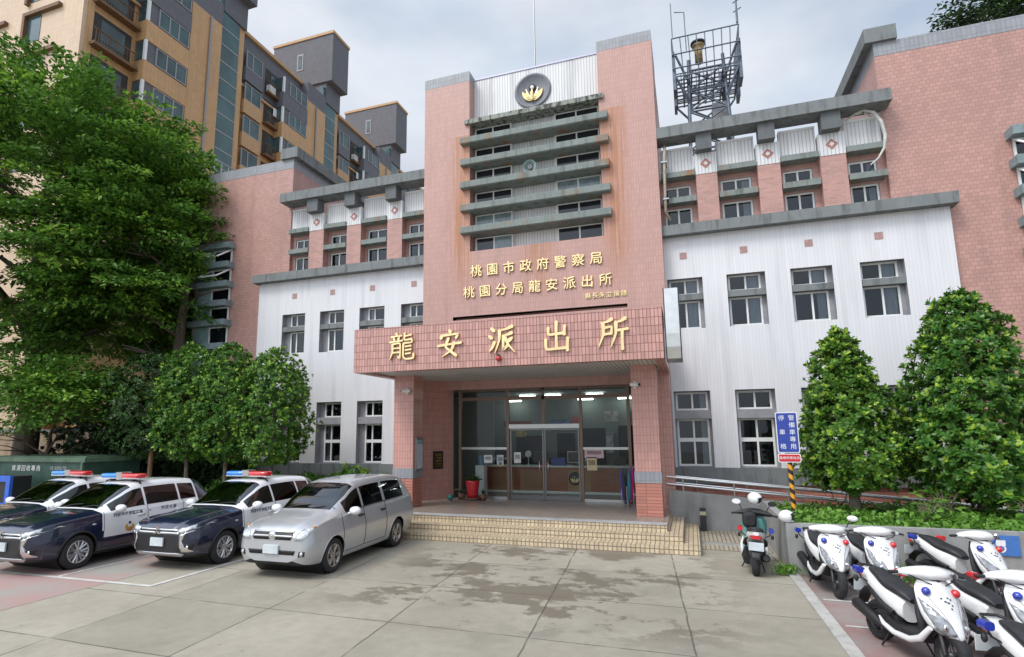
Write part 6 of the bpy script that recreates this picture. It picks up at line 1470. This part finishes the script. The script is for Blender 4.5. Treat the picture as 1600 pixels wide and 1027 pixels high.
    rf = MB(); rf.loft([ring((0, y, z), w_, .02, 10, 4) for y, z, w_ in ((.62, .60, .10), (.82, .60, .10), (.95, .50, .085), (1.0, .38, .07))]); rf.build('rear_fender', M['trimblack'], t)
    pt = MB(); pt.prism([(-.13, .52), (.13, .52), (.13, .67), (-.13, .67)], .985, .995, 'y'); pt.build('number_plate', M['plate'], t)
    # engine, muffler, stand
    en = MB(); en.loft([ring((0, y, z), w_, h_, 12, 3.5) for y, z, w_, h_ in ((.12, .38, .12, .10), (.3, .36, .14, .12), (.5, .32, .13, .10), (.68, .27, .10, .07))]); en.build('engine', M['engine'], t)
    mu = MB(); mu.tube([(-.13, .1, .22), (-.16, .35, .25), (-.165, .45, .29), (-.17, .85, .38), (-.17, .9, .39)], [.02, .03, .07, .075, .05], 12); mu.build('muffler', M['trimblack'], t)
    cv = MB(); cv.tube([(.13, .15, .34), (.15, .4, .31), (.14, .66, .27)], [.09, .10, .08], 12); cv.build('belt_cover', M['trimblack'], t)
    sd = MB(); sd.tube([(.12, .02, .25), (.24, -.04, .0)], .013, 6); sd.tube([(-.10, .25, .24), (-.17, .33, .01)], .013, 6); sd.build('stand', M['trimblack'], t)
    # handlebar cover, grips, levers
    def wedge(x, y, z, hy, hz): return [(x, y-hy, z-.15*hz), (x, y-.55*hy, z+.75*hz), (x, y+.35*hy, z+hz), (x, y+hy, z+.35*hz), (x, y+.8*hy, z-.7*hz), (x, y-.45*hy, z-.95*hz)]
    hb = MB(); hb.loft([wedge(*q) for q in ((-.34, -.265, 1.03, .03, .03), (-.32, -.268, 1.032, .045, .042), (-.24, -.295, 1.045, .085, .065), (-.11, -.35, 1.055, .13, .085), (-.07, -.365, 1.06, .15, .09), (.07, -.365, 1.06, .15, .09), (.11, -.35, 1.055, .13, .085), (.24, -.295, 1.045, .085, .065), (.32, -.268, 1.032, .045, .042), (.34, -.265, 1.03, .03, .03))]); hbo = hb.build('handlebar_cover', M['trimblack'] if front == 'teal' else F, t, subsurf=1)
    nk = MB(); nk.tube([(0, -.42, .84), (0, -.37, 1.0)], .07, 10); nk.build('steering_neck', M['trimblack'], t)
    lp = MB(); lp.tube([(.17, -.435, 1.09), (.215, -.405, 1.065), (.235, -.385, 1.03)], [.018, .026, .012], 8); lp.build('position_light', M['grayclear'], hbo)
    cb = MB()
    for s in (-1, 1): cb.tube([(.29*s, -.31, 1.03), (.2*s, -.40, .99), (.08*s, -.45, .95), (.05*s, -.42, .86)], .007, 5)
    cb.build('cable', M['grip'], t)
    for s in (-1, 1):
        gp = MB(); gp.tube([(.30*s, -.27, 1.03), (.43*s, -.235, 1.015)], .02, 10); go = gp.build('grip', M['grip'], t)
        MB().tube([(.28*s, -.30, 1.02), (.42*s, -.30, 1.0)], .008, 5).build('brake_lever', M['alu'], go)
        ms = MB(); ms.tube([(.22*s, -.30, 1.06), (.27*s, -.31, 1.18), (.32*s, -.30, 1.23)], .009, 6)
        mo = ms.build('mirror', M['trimblack'], t); mh = MB()
        mh.loft([[(.34*s+.085*q*math.cos(a), -.30+dy, 1.255+.052*q*math.sin(a)) for a in [2*PI*k/14 for k in range(14)]] for dy, q in ((-.035, .4), (-.025, .8), (0, 1), (.02, 1))])
        mh.build('mirror_head', M['whitep'] if s > 0 else M['trimblack'], mo)
        # patrol lamps on the side bars
        pb = MB(); pb.tube([(.14*s, .60, .70), (.24*s, .64, .76), (.27*s, .64, .82)], .011, 6); po_ = pb.build('lamp_bar', M['trimblack'], t)
        pl_ = MB(); pl_.loft([ring((.275*s, y, .86), .048, .042, 14, 3) for y in (.60, .61, .69, .70)]); pl_.build('patrol_lamp', M['redlens' if s > 0 else 'bluelens'], po_)
        fp = MB(); fp.sphere((.29*s, .66, .74), .035, 10, 6, 0, (.8, .8, 1.3)); fp.build('indicator', M['trimblack'], po_)
    return t
GSC = 'police scooters parked along the planter'
sA = scooter('police_scooter', 'white police scooter nearest the planter corner, right beside the striped sign post', (6.90, -6.86, 0), R(6))
def more(label, x, y, rz, lean=.07):
    c = copy_tree(sA)
    for ch in list(c.children):
        if ch.name.startswith('mirror'):
            for q in list(ch.children): bpy.data.objects.remove(q)
            bpy.data.objects.remove(ch)
    c.location = (x, y, 0); c.rotation_euler = (0, lean, rz); c['label'] = label; return c
for ch in list(sA.children):
    if ch.name.startswith('mirror') and not any(q.active_material is M['whitep'] for q in ch.children):
        for q in list(ch.children): bpy.data.objects.remove(q)
        bpy.data.objects.remove(ch)
more('white police scooter second along the planter wall, behind the nearest big one', 7.56, -6.90, R(9), .06)
more('white police scooter standing against the planter wall beside the blue parking sign', 8.86, -6.95, R(26), .08)
more('big white police scooter at the front, shown whole with blue and red lamps', 7.22, -10.02, R(17), .09)
more('white police scooter right of the big front one, its black seat in view', 8.10, -9.95, R(19), .07)
more('white police scooter cut off by the bottom right corner, rear seat in view', 7.80, -12.2, R(17), .05)
s1 = scooter('police_scooter', 'white and teal police scooter parked alone, seen from behind by the ramp path', (5.88, -5.62, 0), PI+R(-4), inner='teal', front='teal', group=GSC, lean=-.06)
# dark motorbike behind the planter, rucksack and helmets
t = thing('motorbike', 'dark motorbike half hidden between planter plants and ramp wall', 'motorbike', (7.95, -1.60, 0), R(112))
for y in (-.6, .6): MB().lathe([(-.05, .17), (-.055, .22), (0, .27), (.055, .22), (.05, .17)], (0, y, .27), 'x', 24).build('wheel', M['rubber'], t)
MB().loft([ring((0, y, z), w_, h_, 12, 2.6) for y, z, w_, h_ in ((-.35, .62, .06, .08), (-.1, .66, .14, .13), (.15, .62, .13, .09), (.5, .66, .12, .06), (.75, .70, .06, .03))]).build('body', M['trimblack'], t)
MB().tube([(-.32, -.42, .98), (0, -.45, .90), (.32, -.42, .98)], .016, 8).build('handlebar', M['alu'], t)
for s in (-1, 1):
    mo = MB().tube([(.22*s, -.42, .96), (.32*s, -.42, 1.16)], .009, 6).build('mirror', M['trimblack'], t); MB().sphere((.34*s, -.42, 1.21), .08, 12, 7, 0, (1, .35, .65)).build('mirror_head', M['trimblack'], mo)
fk = MB(); [fk.tube([(s*.07, -.6, .27), (s*.06, -.42, .88)], .022, 8) for s in (-1, 1)]; fk.build('fork', M['engine'], t)
MB().loft([ring((0, y, z), w_, .05, 12, 3) for y, z, w_ in ((.02, .76, .09), (.3, .78, .14), (.6, .80, .11))]).build('seat', M['vinyl'], t)
def helmet(label, loc, rot):
    t = thing('helmet', label, 'helmet', loc); t.rotation_euler = rot; g = MB(); vs = []; fs = []; n1, n2 = 16, 26
    for i in range(n1+1):
        th = PI*.80*i/n1
        for j in range(n2):
            ph = 2*PI*j/n2; r_ = .135*(1-.08*max(0, math.cos(th))); vs.append((r_*math.sin(th)*math.cos(ph)*.93, r_*math.sin(th)*math.sin(ph)*1.12, .115+r_*math.cos(th)))
    for i in range(n1):
        for j in range(n2):
            a = i*n2+j; b_ = i*n2+(j+1) % n2; ph = 2*PI*(j+.5)/n2; th = PI*.8*(i+.5)/n1
            if abs((ph-1.5*PI)) < .95 and th > 1.12 and not (th > 2.15): continue
            fs.append((a, a+n2, b_+n2, b_))
    g.add(vs, fs, 0, True); o = g.build('shell', M['shell'], t); sm = o.modifiers.new('t', 'SOLIDIFY'); sm.thickness = .018; sm.offset = -1
    MB().sphere((0, 0, .115), .117, 16, 10, 0, (.93, 1.1, 1)).build('lining', M['trimblack'], t)
    MB().tube([(-.10, -.09, .17), (0, -.155, .195), (.10, -.09, .17)], [.008, .012, .008], 6).build('visor_rim', M['trimblack'], t)
    return t
helmet('white helmet sitting on the corner of the planter wall', (6.50, -5.86, .952), (0, 0, R(75)))
helmet('white helmet hanging on the mirror of the teal scooter', (5.98, -5.35, 1.24), (R(18), R(-12), R(62)))
t = thing('rucksack', 'black rucksack resting on the front of the teal scooter', 'bag', (5.86, -5.42, .80))
MB().loft([ring((0, y, .12), w_, h_, 14, 3) for y, w_, h_ in ((-.12, .09, .10), (-.09, .13, .16), (.04, .14, .18), (.11, .11, .14))]).build('bag_body', plain('black_nylon', (.016, .016, .018), .75, var=.4, scale=15, bump=.4), t)
MB().tube([(-.05, -.02, .28), (0, -.02, .34), (.05, -.02, .28)], .012, 6).build('handle', M['grip'], t)
